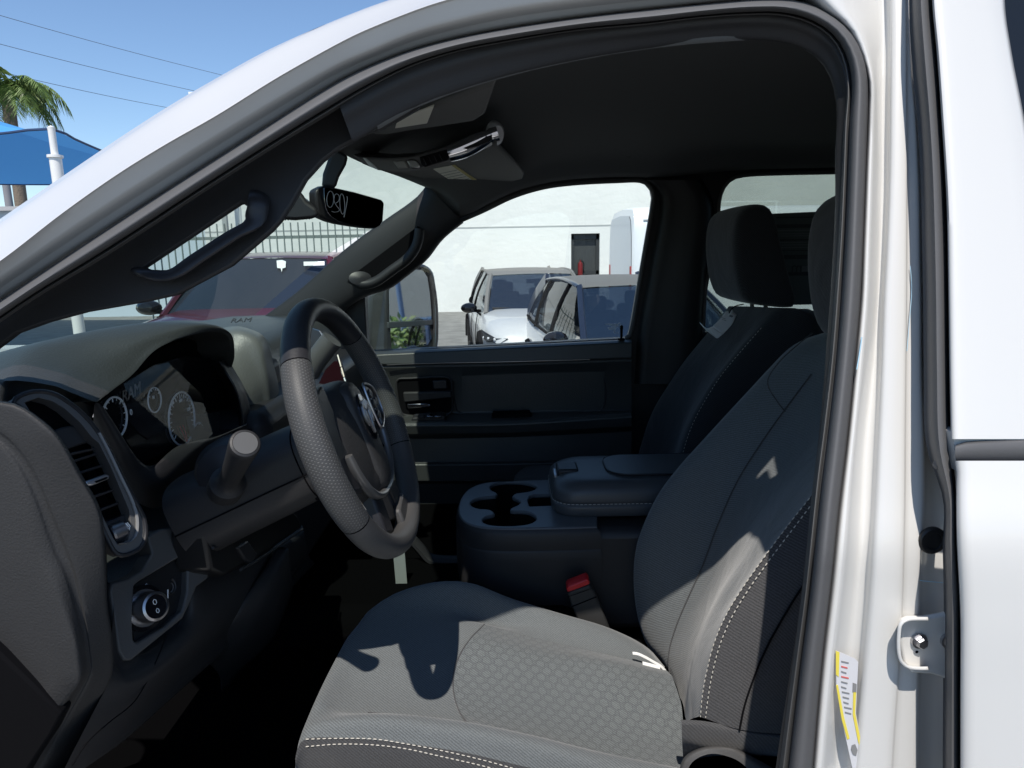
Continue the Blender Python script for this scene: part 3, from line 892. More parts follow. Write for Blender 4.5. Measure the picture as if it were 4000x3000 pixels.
# top deck over the vent
t0 = zp(3, [(-250, 520), (0, 548), (150, 556), (340, 580), (480, 622), (610, 700)])
t1 = zp(3, [(-250, 570), (0, 600), (110, 605), (300, 618), (450, 680), (600, 790)])
t2 = zp(3, [(-250, 690), (0, 697), (80, 700), (250, 640), (430, 695), (590, 830)])
loft('dash_top_deck', [[U(x, y, .36) + Vector((-.10, 0, 0)) for x, y in t0], [U(x, y, lerp(.24, .40, i / 5)) for i, (x, y) in enumerate(t0)], [U(x, y, lerp(.22, .40, i / 5)) for i, (x, y) in enumerate(t1)], [U(x, y, lerp(.19, .40, i / 5)) for i, (x, y) in enumerate(t2)]], DASH, dash, n=40, m=4)

# cluster hood
H0 = zp(3, [(630, 695), (740, 612), (860, 520), (1000, 368), (1150, 292), (1300, 252), (1400, 242), (1465, 264), (1487, 305), (1482, 380), (1450, 428)])
H1 = zp(3, [(600, 690), (700, 600), (820, 505), (960, 352), (1130, 272), (1300, 230), (1415, 222), (1482, 250), (1503, 300), (1500, 385), (1468, 440)])
H2 = zp(3, [(470, 640), (560, 535), (690, 420), (880, 308), (1080, 240), (1280, 200), (1410, 205), (1490, 248), (1515, 305), (1515, 400), (1490, 470)])
H3 = zp(3, [(340, 590), (400, 470), (520, 368), (720, 280), (950, 222), (1180, 182), (1370, 192), (1470, 238), (1510, 300), (1520, 400), (1500, 480)])
H4 = zp(3, [(40, 560), (110, 425), (210, 335), (360, 285), (620, 230), (900, 188), (1180, 170), (1340, 188), (1440, 235), (1490, 300), (1490, 440)])
def hr(pts, a, b2, dx=0):
    n = len(pts)
    return [U(x, y, lerp(a, b2, (i / (n - 1)) ** .9)) + Vector((dx, 0, 0)) for i, (x, y) in enumerate(pts)]
hood = loft('cluster_hood', [hr(H0, .36, .76, -.06), hr(H0, .335, .74), hr(H1, .325, .745), hr(H2, .31, .755), hr(H3, .295, .76), hr(H4, .27, .76), [p + Vector((-.22, .05, -.05)) for p in hr(H4, .27, .76)]], DASH, dash, n=60, m=4, angle=60)
# dark cowl inside the hood, down to the gauge face
GX = -.575
face = zp(3, [(600, 700), (700, 610), (850, 520), (1000, 380), (1150, 310), (1300, 270), (1400, 262), (1450, 300), (1450, 420), (1500, 500), (1560, 600), (1600, 800), (1590, 900), (1370, 960), (1110, 1010), (920, 1105), (860, 1020), (760, 850), (670, 740)])
prism('cluster_backing', [UX(x, y, GX - .012) for x, y in face], (-.02, 0, 0), BLACK, dash)
cow = zp(3, [(1452, 425), (1500, 505), (1560, 615), (1597, 760), (1605, 860), (1640, 900)])
loft('cluster_cowl', [[UX(x, y, GX - .01) for x, y in shift(cow, -55, 15)], [U(x - 20, y + 6, .70) for x, y in cow], [U(x, y, .74) for x, y in cow], [U(x + 14, y - 4, .76) for x, y in cow], [U(x + 14, y - 4, .82) for x, y in cow]], TRIM2, dash, n=24, m=4)
# lower rim of the cluster
lr0 = zp(3, [(620, 700), (700, 850), (780, 1000), (870, 1130), (980, 1200), (1080, 1180), (1200, 1060), (1300, 980), (1420, 930), (1600, 850)])
lr1 = zp(3, [(670, 730), (760, 870), (840, 1000), (915, 1095), (985, 1120), (1060, 1060), (1160, 985), (1280, 950), (1420, 915), (1600, 835)])
lrY = [.36, .37, .38, .40, .42, .44, .48, .52, .57, .66]
loft('cluster_lower_rim', [[UX(x, y, GX - .008) for x, y in lr1], [U(x, y, Y + .01) for (x, y), Y in zip(lr1, lrY)], [U(x, y, Y) for (x, y), Y in zip(lr0, lrY)], [U(x - 8, y + 45, Y + .01) for (x, y), Y in zip(lr0, lrY)], [U(x - 8, y + 110, Y + .06) for (x, y), Y in zip(lr0, lrY)]], TRIM, dash, n=50, m=4)

# gauges
clus = prism('gauge_cluster', [UX(x, y, GX) for x, y in zp(3, [(650, 700), (760, 600), (1000, 455), (1200, 400), (1400, 420), (1480, 560), (1530, 760), (1500, 900), (1340, 950), (1110, 1000), (918, 1095), (860, 1010), (760, 850)])], (-.008, 0, 0), GLOSS, dash)
GAU = mat('gauge_white', (.88, .90, .90), .5)
def gp(x, y, o=.002): return UX(*zp(3, [(x, y)])[0], GX + o)
def garc(name, pts, r, m_=GAU, o=.003): return tube(name, [gp(x, y, o) for x, y in pts], r, m_, clus, n=24, seg=6)
def gcirc(cx, cy, r_, w_, ticks=0, a0=-130, a1=130):
    c_ = gp(cx, cy, .003)
    tube('gauge_ring', [c_ + Vector((0, r_ * math.sin(R(t)), r_ * math.cos(R(t)))) for t in range(0, 360, 12)], w_, GAU, clus, seg=6, closed=True)
    for k in range(ticks):
        t = R(lerp(a0, a1, k / (ticks - 1)))
        d_ = Vector((0, math.sin(t), math.cos(t)))
        ln_ = .16 if k % 2 == 0 else .09
        tube('gauge_tick', [c_ + d_ * (r_ * .93), c_ + d_ * (r_ * (.93 - ln_))], .0008 if k % 2 == 0 else .0005, GAU, clus, n=2, seg=5)
gcirc(1180, 805, .046, .0017, 25)
gcirc(745, 800, .030, .0016, 13)
gcirc(1002, 684, .020, .0011, 7, -60, 60)
gcirc(1288, 898, .019, .0013, 7, -60, 60)
RN = mat('red_needle', (.5, .03, .06), .5)
garc('gauge_needle', [(1168, 855), (1195, 920), (1215, 965)], .0010, RN)
garc('gauge_needle', [(1186, 850), (1205, 905), (1217, 960)], .0010, RN)
yv = Vector((0, 1, 0)); zv = Vector((0, -.12, 1))
for t, x, y, sz in [('80', 1120, 705, .008), ('100', 1170, 690, .008), ('120', 1222, 745, .009), ('60', 1098, 770, .008), ('0', 850, 765, .013), ('H', 995, 668, .008)]:
    text('gauge_numeral', t, gp(x, y, .003), yv, (0, 0, 1), sz, GAU, clus)
text('gauge_lettering', 'RAM', gp(850, 640, .004), (0, 1, .10), (0, 0, 1), .026, SATIN, clus, shear=.2)
prism('display_screen', [gp(x, y, .001) for x, y in [(795, 720), (930, 690), (1060, 800), (1075, 870), (960, 940), (900, 900), (840, 830)]], (.001, 0, 0), mat('dark_screen', (.012, .014, .02), .25), clus)
# clear lens leaning back over the gauges
ln = zp(3, [(655, 700), (760, 605), (1000, 462), (1090, 440), (1300, 640), (1380, 900), (1340, 945), (1110, 995), (918, 1092), (860, 1010), (760, 850)])
LENS = mat('gauge_lens', (.9, .9, .9), .02, trans=1.0, ior=1.25)
lp0 = UX(*zp(3, [(915, 1090)])[0], GX + .055); lnrm = Vector((.95, -.06, .33)).normalized()
def onplane(px, py, p0, nn):
    d = ray(px, py); return CAM + d * ((p0 - CAM).dot(nn) / d.dot(nn))
obj('gauge_lens', [onplane(x, y, lp0, lnrm) for x, y in ln], [tuple(range(len(ln)))], glass('lens_sheet', (.96, .96, .97), .02), clus, smooth=False)

# left air vent
VN = Vector((.84, -.45, .30)).normalized()
VP0 = Vector((-.515, .165, 1.40))
def VP(px, py, o): return onplane(px, py, VP0 + VN * o, VN)
vo = zp(3, [(85, 702), (110, 668), (180, 638), (250, 628), (350, 645), (430, 690), (520, 760), (620, 870), (700, 1000), (800, 1200), (880, 1345), (935, 1460), (943, 1560), (918, 1632), (860, 1672), (790, 1692), (745, 1672), (690, 1575), (620, 1420), (540, 1240), (430, 1040), (340, 905), (260, 825), (160, 752)])
vi = zp(3, [(160, 700), (250, 668), (340, 692), (420, 740), (520, 830), (600, 930), (640, 960), (720, 1120), (790, 1285), (838, 1400), (850, 1500), (832, 1595), (765, 1622), (735, 1580), (690, 1490), (600, 1300), (480, 1075), (385, 935), (300, 850), (200, 765)])
BEZ = mat('grey_vent_bezel', (.10, .10, .10), .45, spec=.5, bump=(700, .15))
vent = plate('air_vent', [VP(x, y, +.012) for x, y in vo], [[VP(x, y, +.012) for x, y in vi]], VN * -.02, BEZ, dash, bev=.004, seg=3)
tube('bezel_edge', [VP(x, y, +.012) for x, y in vo], .0028, TRIM2, vent, n=80, seg=8, closed=True)
prism('vent_cavity', [VP(x, y, -.03) for x, y in shift(vo, 0, 0)], VN * -.01, BLACK, vent)
rimR = zp(3, [(632, 900), (690, 1010), (770, 1180), (850, 1350), (880, 1470), (868, 1570), (820, 1612), (760, 1620)])
loft('inner_bezel', [[VP(x, y, +.016) for x, y in shift(rimR, 12, -4)], [VP(x, y, +.014) for x, y in rimR], [VP(x, y, -.02) for x, y in shift(rimR, -26, 6)]], mat('pale_bezel', (.20, .20, .20), .4), vent, n=30, m=3)
sh = zp(3, [(335, 888), (400, 862), (480, 846), (560, 852), (615, 878), (632, 905), (622, 945), (520, 975), (430, 1008), (395, 970)])
prism('vent_shutter', [VP(x, y, -.005) for x, y in sh], VN * -.01, TRIM, vent, .002)
for a, b2 in [((440, 1030), (642, 985)), ((468, 1075), (645, 1018)), ((510, 1150), (690, 1092)), ((590, 1310), (760, 1250)), ((635, 1395), (805, 1330)), ((675, 1480), (845, 1412))]:
    (x1, y1), (x2, y2) = zp(3, [a, b2])
    p, q = VP(x1, y1, -.002), VP(x2, y2, -.002)
    prism('slat', [p, q, q + VN * -.028, p + VN * -.028], (0, 0, -.0035), TRIM2, vent, .001)
for x in (500, 590):
    (a1, b1), (a2, b2) = zp(3, [(x, 1010), (x + 170, 1400)])
    p, q = VP(a1, b1, -.02), VP(a2, b2, -.02)
    prism('vane', [p, q, q + VN * -.02, p + VN * -.02], (0, .002, 0), BLACK, vent)
(x1, y1), (x2, y2) = zp(3, [(548, 1225), (718, 1175)])
tabp = [(548, 1212), (600, 1195), (690, 1160), (715, 1170), (712, 1195), (600, 1240), (560, 1240)]
prism('vent_tab', [VP(x, y, +.012) for x, y in zp(3, tabp)], VN * -.016, SATIN, vent, .002)
prism('tab_slot', [VP(x, y, +.0125) for x, y in zp(3, [(612, 1212), (690, 1182), (700, 1188), (690, 1198), (625, 1222)])], VN * -.002, BLACK, vent)
bp_ = zp(3, [(675, 1490), (835, 1415), (845, 1500), (828, 1590), (765, 1615), (738, 1585)])
prism('wheel_housing', [VP(x, y, +.001) for x, y in bp_], VN * -.01, TRIM2, vent)
a, c = VP(*zp(3, [(708, 1562)])[0], 0), VP(*zp(3, [(800, 1522)])[0], 0)
tw = lathe('thumb_wheel', a, (c - a), [(.011, 0), (.0125, .002), (.0125, (c - a).length - .002), (.011, (c - a).length)], SATIN, vent, 26, angle=20)
for k in range(8):
    t = .12 + k * .11
    tube('grip_rib', [a.lerp(c, t) + Vector((.0122 * math.cos(u), 0, .0122 * math.sin(u))) for u in (-.9, -.3, .3, .9)], .0007, GAU, tw, seg=5)
for k in range(3):
    tube('vent_symbol', [VP(*zp(3, [(812 + j * 7, 1498 + k * 9 - j * 2 + (j % 2) * 3)])[0], +.002) for j in range(4)], .0006, GAU, vent, seg=5)

# headlight switch panel
SN = Vector((.86, -.40, .30)).normalized()
SP0 = Vector((-.465, .25, 1.22))
def SP(px, py, o): return onplane(px, py, SP0 + SN * o, SN)
so_ = zp(4, [(955, 160), (1040, 110), (1150, 97), (1262, 108), (1308, 160), (1340, 260), (1368, 375), (1345, 432), (1275, 485), (1228, 600), (1185, 690), (1090, 768), (960, 870), (850, 962), (805, 965), (768, 905), (742, 720), (712, 520), (722, 462), (830, 432), (920, 380), (985, 270)])
sh_ = zp(4, [(870, 478), (905, 448), (1000, 390), (1165, 292), (1200, 297), (1214, 345), (1210, 520), (1180, 640), (1068, 742), (890, 848), (868, 835), (858, 700)])
swp = plate('light_switch_panel', [SP(x, y, 0) for x, y in so_], [[SP(x, y, 0) for x, y in sh_]], SN * -.03, mat('switch_surround', (.065, .065, .065), .5, bump=(420, .3)), dash, bev=.007, seg=3)
prism('switch_plate', [SP(x, y, -.012) for x, y in sh_], SN * -.01, mat('black_switch_plate', (.012, .012, .013), .35), swp)
kc = SP(*zp(4, [(935, 622)])[0], -.008); ka = SN
kn = lathe('light_knob', kc, ka, [(.024, -.004), (.024, .002), (.0205, .002), (.0205, .004), (.0195, .022), (.0185, .025), (.0155, .0262), (.0150, .0245), (0, .0245)], SATIN, swp, 40, angle=30)
lathe('knob_face', kc, ka, [(.0150, .0248), (0, .0250)], GLOSS, kn, 30)
lathe('knob_ring', kc, ka, [(.0295, -.003), (.0295, .0005), (.0245, .0008)], GLOSS, swp, 40)
A = axes(ka, (0, 0, 1))
for dz, s in ((.006, .0035), (-.006, .003)):
    cc = kc + A @ Vector((dz, 0, .0254))
    tube('knob_symbol', [cc + A @ Vector((s * math.cos(u), s * .7 * math.sin(u), 0)) for u in [i * 1.05 for i in range(6)]], .0005, GAU, kn, seg=5, closed=True)
for x, y, s in ((890, 515, 3), (915, 490, 4), (948, 482, 6), (972, 492, 5), (985, 505, 5)):
    p = SP(*zp(4, [(x, y)])[0], -.0118)
    tube('switch_mark', [p + Vector((0, .0006 * s * math.cos(u), .0006 * s * math.sin(u))) for u in [i * 1.05 for i in range(6)]], .0005, GAU, swp, seg=5, closed=True)
tube('dimmer_arc', [SP(x, y, -.011) for x, y in zp(4, [(1112, 432), (1130, 450), (1138, 485), (1128, 515), (1108, 530)])], .0016, TRIM, swp, n=16, seg=6)
tube('dimmer_arc', [SP(x, y, -.011) for x, y in zp(4, [(1110, 458), (1122, 480), (1118, 505), (1106, 520)])], .0008, SATIN, swp, n=16, seg=6)
tube('dimmer_scale', [SP(x, y, -.011) for x, y in zp(4, [(1088, 502), (1087, 530), (1088, 560)])], .0008, GAU, swp, n=8, seg=6)

# lower dash: panel under the switch, knee panel, tray under the column
l0 = [(416, 2262), (440, 2400), (470, 2590), (650, 2478), (700, 2420), (745, 2300), (830, 2255), (1000, 2160), (1170, 2060)]
lb0 = [(436, 2500), (440, 2590), (500, 2600), (655, 2490), (720, 2420), (750, 2290), (830, 2250), (1000, 2160), (1180, 2050)]
lb1 = [(434, 2640), (470, 2660), (560, 2640), (660, 2570), (760, 2470), (830, 2390), (930, 2300), (1040, 2200), (1190, 2090)]
lb2 = [(386, 2741), (450, 2740), (540, 2720), (660, 2620), (790, 2510), (890, 2420), (1000, 2330), (1090, 2240), (1200, 2150)]
lb3 = [(253, 3000), (340, 2930), (470, 2850), (640, 2700), (800, 2560), (930, 2440), (1040, 2350), (1120, 2270), (1210, 2180)]
lb4 = [(240, 3060), (330, 3000), (470, 2900), (650, 2740), (820, 2590), (960, 2470), (1060, 2380), (1130, 2300), (1215, 2210)]
Xs = lambda x0, pts: [UX(x, y, x0 + .03 * i / 8) for i, (x, y) in enumerate(pts)]
low = loft('lower_dash', [[p + Vector((-.1, 0, .0)) for p in Xs(-.52, l0)], Xs(-.52, l0), Xs(-.50, lb0), Xs(-.485, lb1), Xs(-.49, lb2), Xs(-.51, lb3), Xs(-.53, lb4), [p + Vector((-.15, 0, -.02)) for p in Xs(-.53, lb4)]], TRIM, dash, n=50, m=4)
tube('panel_seam', [UX(x, y, -.478) for x, y in zp(4, [(1078, 790), (1040, 900), (950, 1100), (870, 1230), (700, 1370), (560, 1500), (470, 1640)])], .0008, BLACK, low, n=30, seg=6)
kp = [zp(4, [(1800, 225), (1640, 480), (1480, 720), (1330, 850), (1250, 930)]), zp(4, [(1870, 240), (1750, 500), (1640, 720), (1480, 880), (1330, 960)]), zp(4, [(1885, 380), (1800, 600), (1735, 755), (1540, 930), (1420, 1060)]), zp(4, [(1900, 500), (1830, 700), (1760, 850), (1560, 1040), (1440, 1180)])]
loft('knee_panel', [[UX(x, y, X - .016 * i * i / 2) for i, (x, y) in enumerate(k)] for k, X in zip(kp, (-.45, -.43, -.435, -.47))], TRIM, dash, n=24, m=4, thick=.006)
tr0 = zp(4, [(1330, 150), (1350, 60), (1400, 0), (1650, -150), (1720, -160), (1760, -10), (1850, -60), (1930, 20), (1965, 100), (1680, 300), (1450, 420), (1372, 385)])
tray = prism('column_tray', [UX(x, y, -.425) for x, y in tr0], (-.05, 0, 0), mat('tray_black', (.012, .012, .013), .35), dash, .006)
for ln_ in ([(1380, 232), (1480, 205), (1760, 60), (1850, 20)], [(1560, 375), (1680, 305), (1960, 112)]):
    tube('tray_edge', [UX(x, y, -.420) for x, y in zp(4, ln_)], .0022, TRIM, tray, n=20, seg=8)
prism('tray_latch', [UX(x, y, -.42) for x, y in zp(4, [(1545, 230), (1610, 185), (1670, 270), (1640, 345), (1590, 310)])], (-.01, 0, 0), TRIM2, tray, .003)

# deck across the car, with lettering; centre stack seen past the wheel
z0 = U(1100, 1236, 1.6).z
prof = [(-1.15, z0 - .03), (-.95, z0 - .005), (-.70, z0), (-.64, z0 - .006), (-.60, z0 - .03), (-.585, z0 - .07), (-.56, z0 - .20), (-.60, z0 - .40), (-1.1, z0 - .45)]
ys = [.62, .75, 1.0, 1.3, 1.55, 1.69]
v = []
for y in ys:
    s = .03 * ((y - .95) / .7) ** 2
    v.append([Vector((x + s, y, z)) for x, z in prof])
vv, ff = grid(v)
deck = obj('dash_deck', vv, ff, DASH, dash, angle=50)
solid(deck, .004)
text('deck_lettering', 'RAM', U(*zp(3, [(1565, 168)])[0], 1.35), (1, .08, .03), (0, .8, .45), .028, mat('embossed_letters', (.055, .058, .06), .4), deck, depth=.001)
ca = zp(3, [(1430, 222), (1530, 208), (1620, 228), (1690, 262), (1735, 325), (1755, 420), (1790, 560), (1830, 800), (1860, 1000)])
cb = zp(3, [(1430, 262), (1525, 240), (1600, 256), (1660, 292), (1700, 348), (1722, 430), (1745, 560), (1765, 800), (1780, 1000)])
cc_ = zp(3, [(1440, 330), (1500, 325), (1560, 345), (1612, 400), (1650, 470), (1688, 580), (1700, 700), (1695, 830), (1700, 1000)])
cd_ = zp(3, [(1440, 430), (1460, 440), (1495, 490), (1545, 560), (1585, 650), (1612, 760), (1640, 850), (1650, 900), (1660, 1000)])
STK = mat('pale_grained_stack', (.13, .135, .13), .42, spec=.6, bump=(300, .5), dist=.0012)
stack = loft('center_stack', [[U(x, y, 1.02) for x, y in shift(ca, 6, 0)], [U(x, y, .92) for x, y in ca], [U(x, y, .86) for x, y in cb], [U(x, y, .84) for x, y in cc_], [U(x, y, .80) for x, y in cd_]], STK, dash, n=40, m=4, angle=60)
# centre screen, chrome trim and shift lever glimpsed through the wheel
prism('stack_screen', [U(x, y, 1.0) for x, y in zp(5, [(430, 300), (470, 275), (520, 290), (540, 320), (470, 400), (440, 400)])], (0, .01, 0), SATIN, stack)
sweep('gear_lever', [U(x, y, .82) for x, y in zp(5, [(600, 340), (560, 390), (500, 470), (460, 540)])], circ(.022, 16), mat('lever_grey', (.09, .09, .088), .45), stack, n=16, upv=(0, 1, 0))
pz = zp(5, [(520, 600), (560, 520), (610, 470), (650, 470), (690, 620)])
prism('wood_trim_panel', [U(x, y, 1.02) for x, y in pz], (0, .01, 0), mat('dark_red_gloss', (.025, .006, .009), .25), stack)
for a, b2 in (((630, 430), (650, 500)), ((652, 505), (668, 560)), ((668, 565), (688, 620))):
    (x1, y1), (x2, y2) = zp(5, [a, b2])
    tube('chrome_strip', [U(x1, y1, 1.0), U(x2, y2, 1.0)], .0035, CHROME, stack, n=3, seg=8)
box('glove_panel', (-.56, 1.19, z0 - .31), (.17, .92, .40), TRIM2, dash, .03)
box('stack_body', (-.62, .97, z0 - .26), (.12, .24, .42), TRIM2, dash, .02)

# ================================================================== steering wheel
wt, wb = U(1197, 1168, .39), U(1596, 2118, .39)
WC = (wt + wb) / 2
e_up = (wt - wb).normalized()
e_rt = Vector((0, 1, 0))
WN = e_rt.cross(e_up).normalized()          # towards the driver
RO = (wt - wb).length / 2
TR_ = .0160
RW_ = RO - TR_
HB = 0.0
WS = RO / .205
def wp(x, y, h=0): return WC + e_rt * (x * WS) + e_up * (y * WS) + WN * (h * WS)
print('wheel radius', RO, 'centre', WC, 'normal', WN)
wheel = None
def rim(name, a0, a1, mat_, parent, n=40, swell=1.0, grip=0, uvs=.0040):
    """arc of the rim; angle 0 = top, clockwise seen from the driver"""
    pts, v, f = [], [], []
    k = 20
    for i in range(n + 1):
        a = R(lerp(a0, a1, i / n))
        rad = e_rt * (1.10 * math.sin(a)) + e_up * math.cos(a)
        sw = swell * (1 + grip * math.sin(math.pi * i / n) ** .6)
        for j in range(k):
            t = 2 * math.pi * j / k
            v.append(WC + rad * (RW_ + TR_ * sw * math.cos(t)) + WN * (TR_ * 1.15 * sw * math.sin(t)))
    for i in range(n):
        for j in range(k):
            f.append((i * k + j, i * k + (j + 1) % k, (i + 1) * k + (j + 1) % k, (i + 1) * k + j))
    o = obj(name, v, f, mat_, parent)
    uv = o.data.uv_layers.new()
    for p in o.data.polygons:
        for li in p.loop_indices:
            vi_ = o.data.loops[li].vertex_index
            i, j = divmod(vi_, k)
            if j == 0 and max((o.data.loops[l].vertex_index % k) for l in p.loop_indices) == k - 1: j = k
            uv.data[li].uv = (R(abs(a1 - a0)) * RW_ * i / n / uvs, 2 * math.pi * TR_ * 1.08 * j / k / uvs * .62)
    return o
# seams measured on the near side of the rim
wheel = rim('steering_wheel', -48, 48, LEATHERB, TR, 40)
rim('rim_grip', -118, -48.6, PERF, wheel, 40, 1.0, .07)
rim('rim_grip', 48.6, 118, PERF, wheel, 40, 1.0, .07)
rim('lower_rim', 118.6, 241.4, LEATHER, wheel, 50)
for a in (-48.3, 48.3, 118.3, 241.7):
    rim('rim_seam', a - .35, a + .35, BLACK, wheel, 2, .985)
for a0, a1 in ((-117, -49.5),):
    tube('rim_seam_line', [WC + (e_rt * (1.10 * math.sin(R(a))) + e_up * math.cos(R(a))) * (RW_ + TR_ * 1.035 * math.cos(2.2)) + WN * (TR_ * 1.2 * math.sin(2.2)) for a in [lerp(a0, a1, i / 20) for i in range(21)]], .0006, THREAD, wheel, seg=5)
# thumb rest ribs at the bottom
def wpatch(name, pts, h, mat_, par, depth=.006, bev=.002, n=None):
    return prism(name, [wp(x, y, h) for x, y in pts], WN * -depth, mat_, par, bev, n=n)
def wq(x, y, h=0): return wp(x, y - .012, h - .022)
# hub / airbag cover: domed pad
hubo = [(0, .083), (.05, .076), (.078, .050), (.086, .005), (.078, -.045), (.055, -.082), (.025, -.097), (0, -.099), (-.025, -.097), (-.055, -.082), (-.078, -.045), (-.086, .005), (-.078, .050), (-.05, .076)]
hub2 = [Vector((x * 1.22, y * 1.04, 0)) for x, y in hubo]
ring = crs(hub2, 48, True)
rows = []
for s, h in [(1.02, -.03), (1.01, -.002), (.985, .008), (.94, .017), (.85, .023), (.7, .028), (.5, .031), (.25, .0325), (.03, .033)]:
    rows.append([wq(p.x * s, p.y * s, h + (-.003 if s > .45 and abs(p.x) > .05 else 0)) for p in ring] + [wq(ring[0].x * s, ring[0].y * s, h + (-.003 if s > .45 and abs(ring[0].x) > .05 else 0))])
hv, hf = grid(rows)
hub = obj('airbag_cover', hv, hf, mat('hub_leather', (.030, .030, .031), .5, spec=.45, bump=(330, .55), dist=.0009), wheel, angle=60)
# raised centre spine of the cover
sp = [(.0, .080), (.028, .074), (.036, .03), (.034, -.04), (.022, -.088), (0, -.095), (-.022, -.088), (-.034, -.04), (-.036, .03), (-.028, .074)]
rows = []
r2 = crs([Vector((x, y, 0)) for x, y in sp], 40, True)
for s, h in [(1.0, .022), (.96, .031), (.85, .0355), (.5, .0375), (.05, .038)]:
    rows.append([wq(p.x * s, p.y * s, h) for p in r2] + [wq(r2[0].x * s, r2[0].y * s, h)])
hv, hf = grid(rows)
obj('cover_spine', hv, hf, bpy.data.materials['hub_leather'], hub, angle=60)
# ram-head badge: shield, brow, curled horns
em = lathe('badge', wq(0, .020, .0365), WN, [(.030, 0), (.030, .0025), (.028, .0035), (0, .0036)], DKCHROME, hub, 36, x=e_up, sx=1.15, sy=.85)
def badge(pts, name='badge_shape'):
    for s in (-1, 1):
        prism(name, [wq(s * x, .020 + y, .0402) for x, y in pts], WN * .0025, SATIN, em, .0008)
badge([(.001, .027), (.010, .026), (.009, .016), (.0035, .010), (.001, .012)])
badge([(.0045, .008), (.0105, .015), (.0115, .002), (.008, -.010), (.004, -.019), (.001, -.028), (.001, -.012), (.005, -.004)])
badge([(.013, .024), (.019, .020), (.0225, .008), (.021, -.004), (.016, -.013), (.0145, -.006), (.017, .002), (.0165, .010), (.0125, .016)])
text('cover_lettering', 'AIRBAG', wq(.028, -.038, .0335), e_rt, e_up, .008, BLACK, hub)
# satin collar under the pad
col_ = [wp(p.x * 1.05, p.y * 1.045, -.004) for p in ring if p.y < .02]
col_ = sorted([(math.atan2(p.x, -p.y), p) for p in ring if p.y < -.01], key=lambda q: q[0])
sweep('silver_collar', [wp(p.x * 1.06, p.y * 1.06, .000) for _, p in col_], circ(.0075, 10, .0055), mat('satin_grey_trim', (.16, .16, .16), .35, metal=.6), hub, n=40, upv=tuple(WN))
# spokes
for s in (-1, 1):
    spk = prism('side_spoke', [wp(s * x, y, .002 if s > 0 else -.004) for x, y in ([(.07, .050), (.115, .038), (.168, .030), (.172, -.012), (.125, -.030), (.07, -.045)] if s > 0 else [(.07, .085), (.115, .080), (.155, .070), (.170, .0), (.158, -.055), (.115, -.072), (.07, -.085)])], WN * -.030, TRIM2, wheel, .006)
    if s < 0: continue
    bo = [(.086, .046), (.112, .042), (.134, .030), (.140, .005), (.132, -.018), (.112, -.028), (.088, -.030)]
    prism('button_pad', [wp(s * x, y, .0045) for x, y in bo], WN * -.004, GLOSS, spk, .001)
    tube('button_frame', [wp(s * x, y, .006) for x, y in bo], .0024, SATIN, spk, n=50, seg=8, closed=True)
    for (bx_, by_) in ((.110, .008), (.110, .026), (.110, -.012), (.126, .008)):
        lathe('button', wp(s * bx_, by_, .0045), WN, [(.0075, 0), (.007, .002), (0, .0025)], TRIM2, spk, 14)
for s in (-1, 1):
    low_ = prism('lower_spoke', [wp(s * x, y, -.004) for x, y in [(.012, -.085), (.052, -.078), (.060, -.110), (.068, -.158), (.030, -.172), (.020, -.130)]], WN * -.022, TRIM2, wheel, .005)
prism('spoke_insert', [wp(x, y, .000) for x, y in [(.018, -.112), (.058, -.106), (.064, -.148), (.030, -.158)]], WN * -.004, PERF if False else TRIM, low_, .001)
prism('thumb_rest', [wp(x, y, .006) for x, y in [(.005, -.150), (.060, -.140), (.075, -.165), (.05, -.178), (0, -.185)]], WN * -.012, LEATHER, wheel, .004)
# hub back and column shroud
lathe('wheel_boss', wp(0, -.01, -.005), -WN, [(.07, 0), (.075, .02), (.06, .06), (.0, .06)], BLACK, wheel, 28)
shr = []
for h, rx, ryu, ryd, dy in [(-.045, .045, .040, .055, -.01), (-.052, .055, .046, .066, -.01), (-.09, .060, .048, .074, -.012), (-.15, .063, .048, .078, -.016), (-.22, .066, .046, .080, -.022), (-.30, .07, .046, .085, -.028)]:
    r_ = []
    for j in range(33):
        t = 2 * math.pi * j / 32
        c, s = math.cos(t), math.sin(t)
        pw = lambda q: math.copysign(abs(q) ** .75, q)
        r_.append(wp(rx * pw(c), (ryu if s > 0 else ryd) * pw(s) + dy, h))
    shr.append(r_)
shv, shf = grid(shr)
shroud = obj('steering_column_shroud', shv, shf, TRIM, TR, angle=60)
for jj in (17,):
    tube('shroud_seam', [shr[i][jj] + Vector((0, -.0006, 0)) for i in range(1, 6)], .0012, BLACK, shroud, n=20, seg=6)
tube('shroud_seam', [p + WN * .0008 for p in shr[2]], .0011, BLACK, shroud, n=60, seg=6)
lathe('screw_hole', shr[2][21], (0, -1, -.3), [(.005, .001), (.004, -.001), (0, -.001)], BLACK, shroud, 12)
# stalk
sa, sb = U(893, 1880, .315), U(958, 1731, .225)
ax_ = (sb - sa)
L = ax_.length
stalk = lathe('turn_signal_stalk', sa, ax_, [(.024, -.03), (.023, -.004), (.018, .0), (.0150, .006), (.0135, .016), (.0138, .022), (.0152, L * .55), (.0178, L - .012), (.0181, L - .003), (.0170, L), (.0145, L + .001), (.0135, L - .001), (.009, L - .0035), (0, L - .0045)], TRIM, TR, 36)
lathe('stalk_cap', sa, ax_, [(.0140, L + .0012), (.0130, L), (.008, L - .0028), (0, L - .0036)], mat('stalk_cap_grey', (.09, .09, .09), .45), stalk, 30)
lathe('stalk_boot', U(890, 1850, .345), Vector((.1, -1, .15)), [(.050, -.05), (.048, -.01), (.040, .004), (.026, .010), (0, .012)], TRIM2, TR, 32)

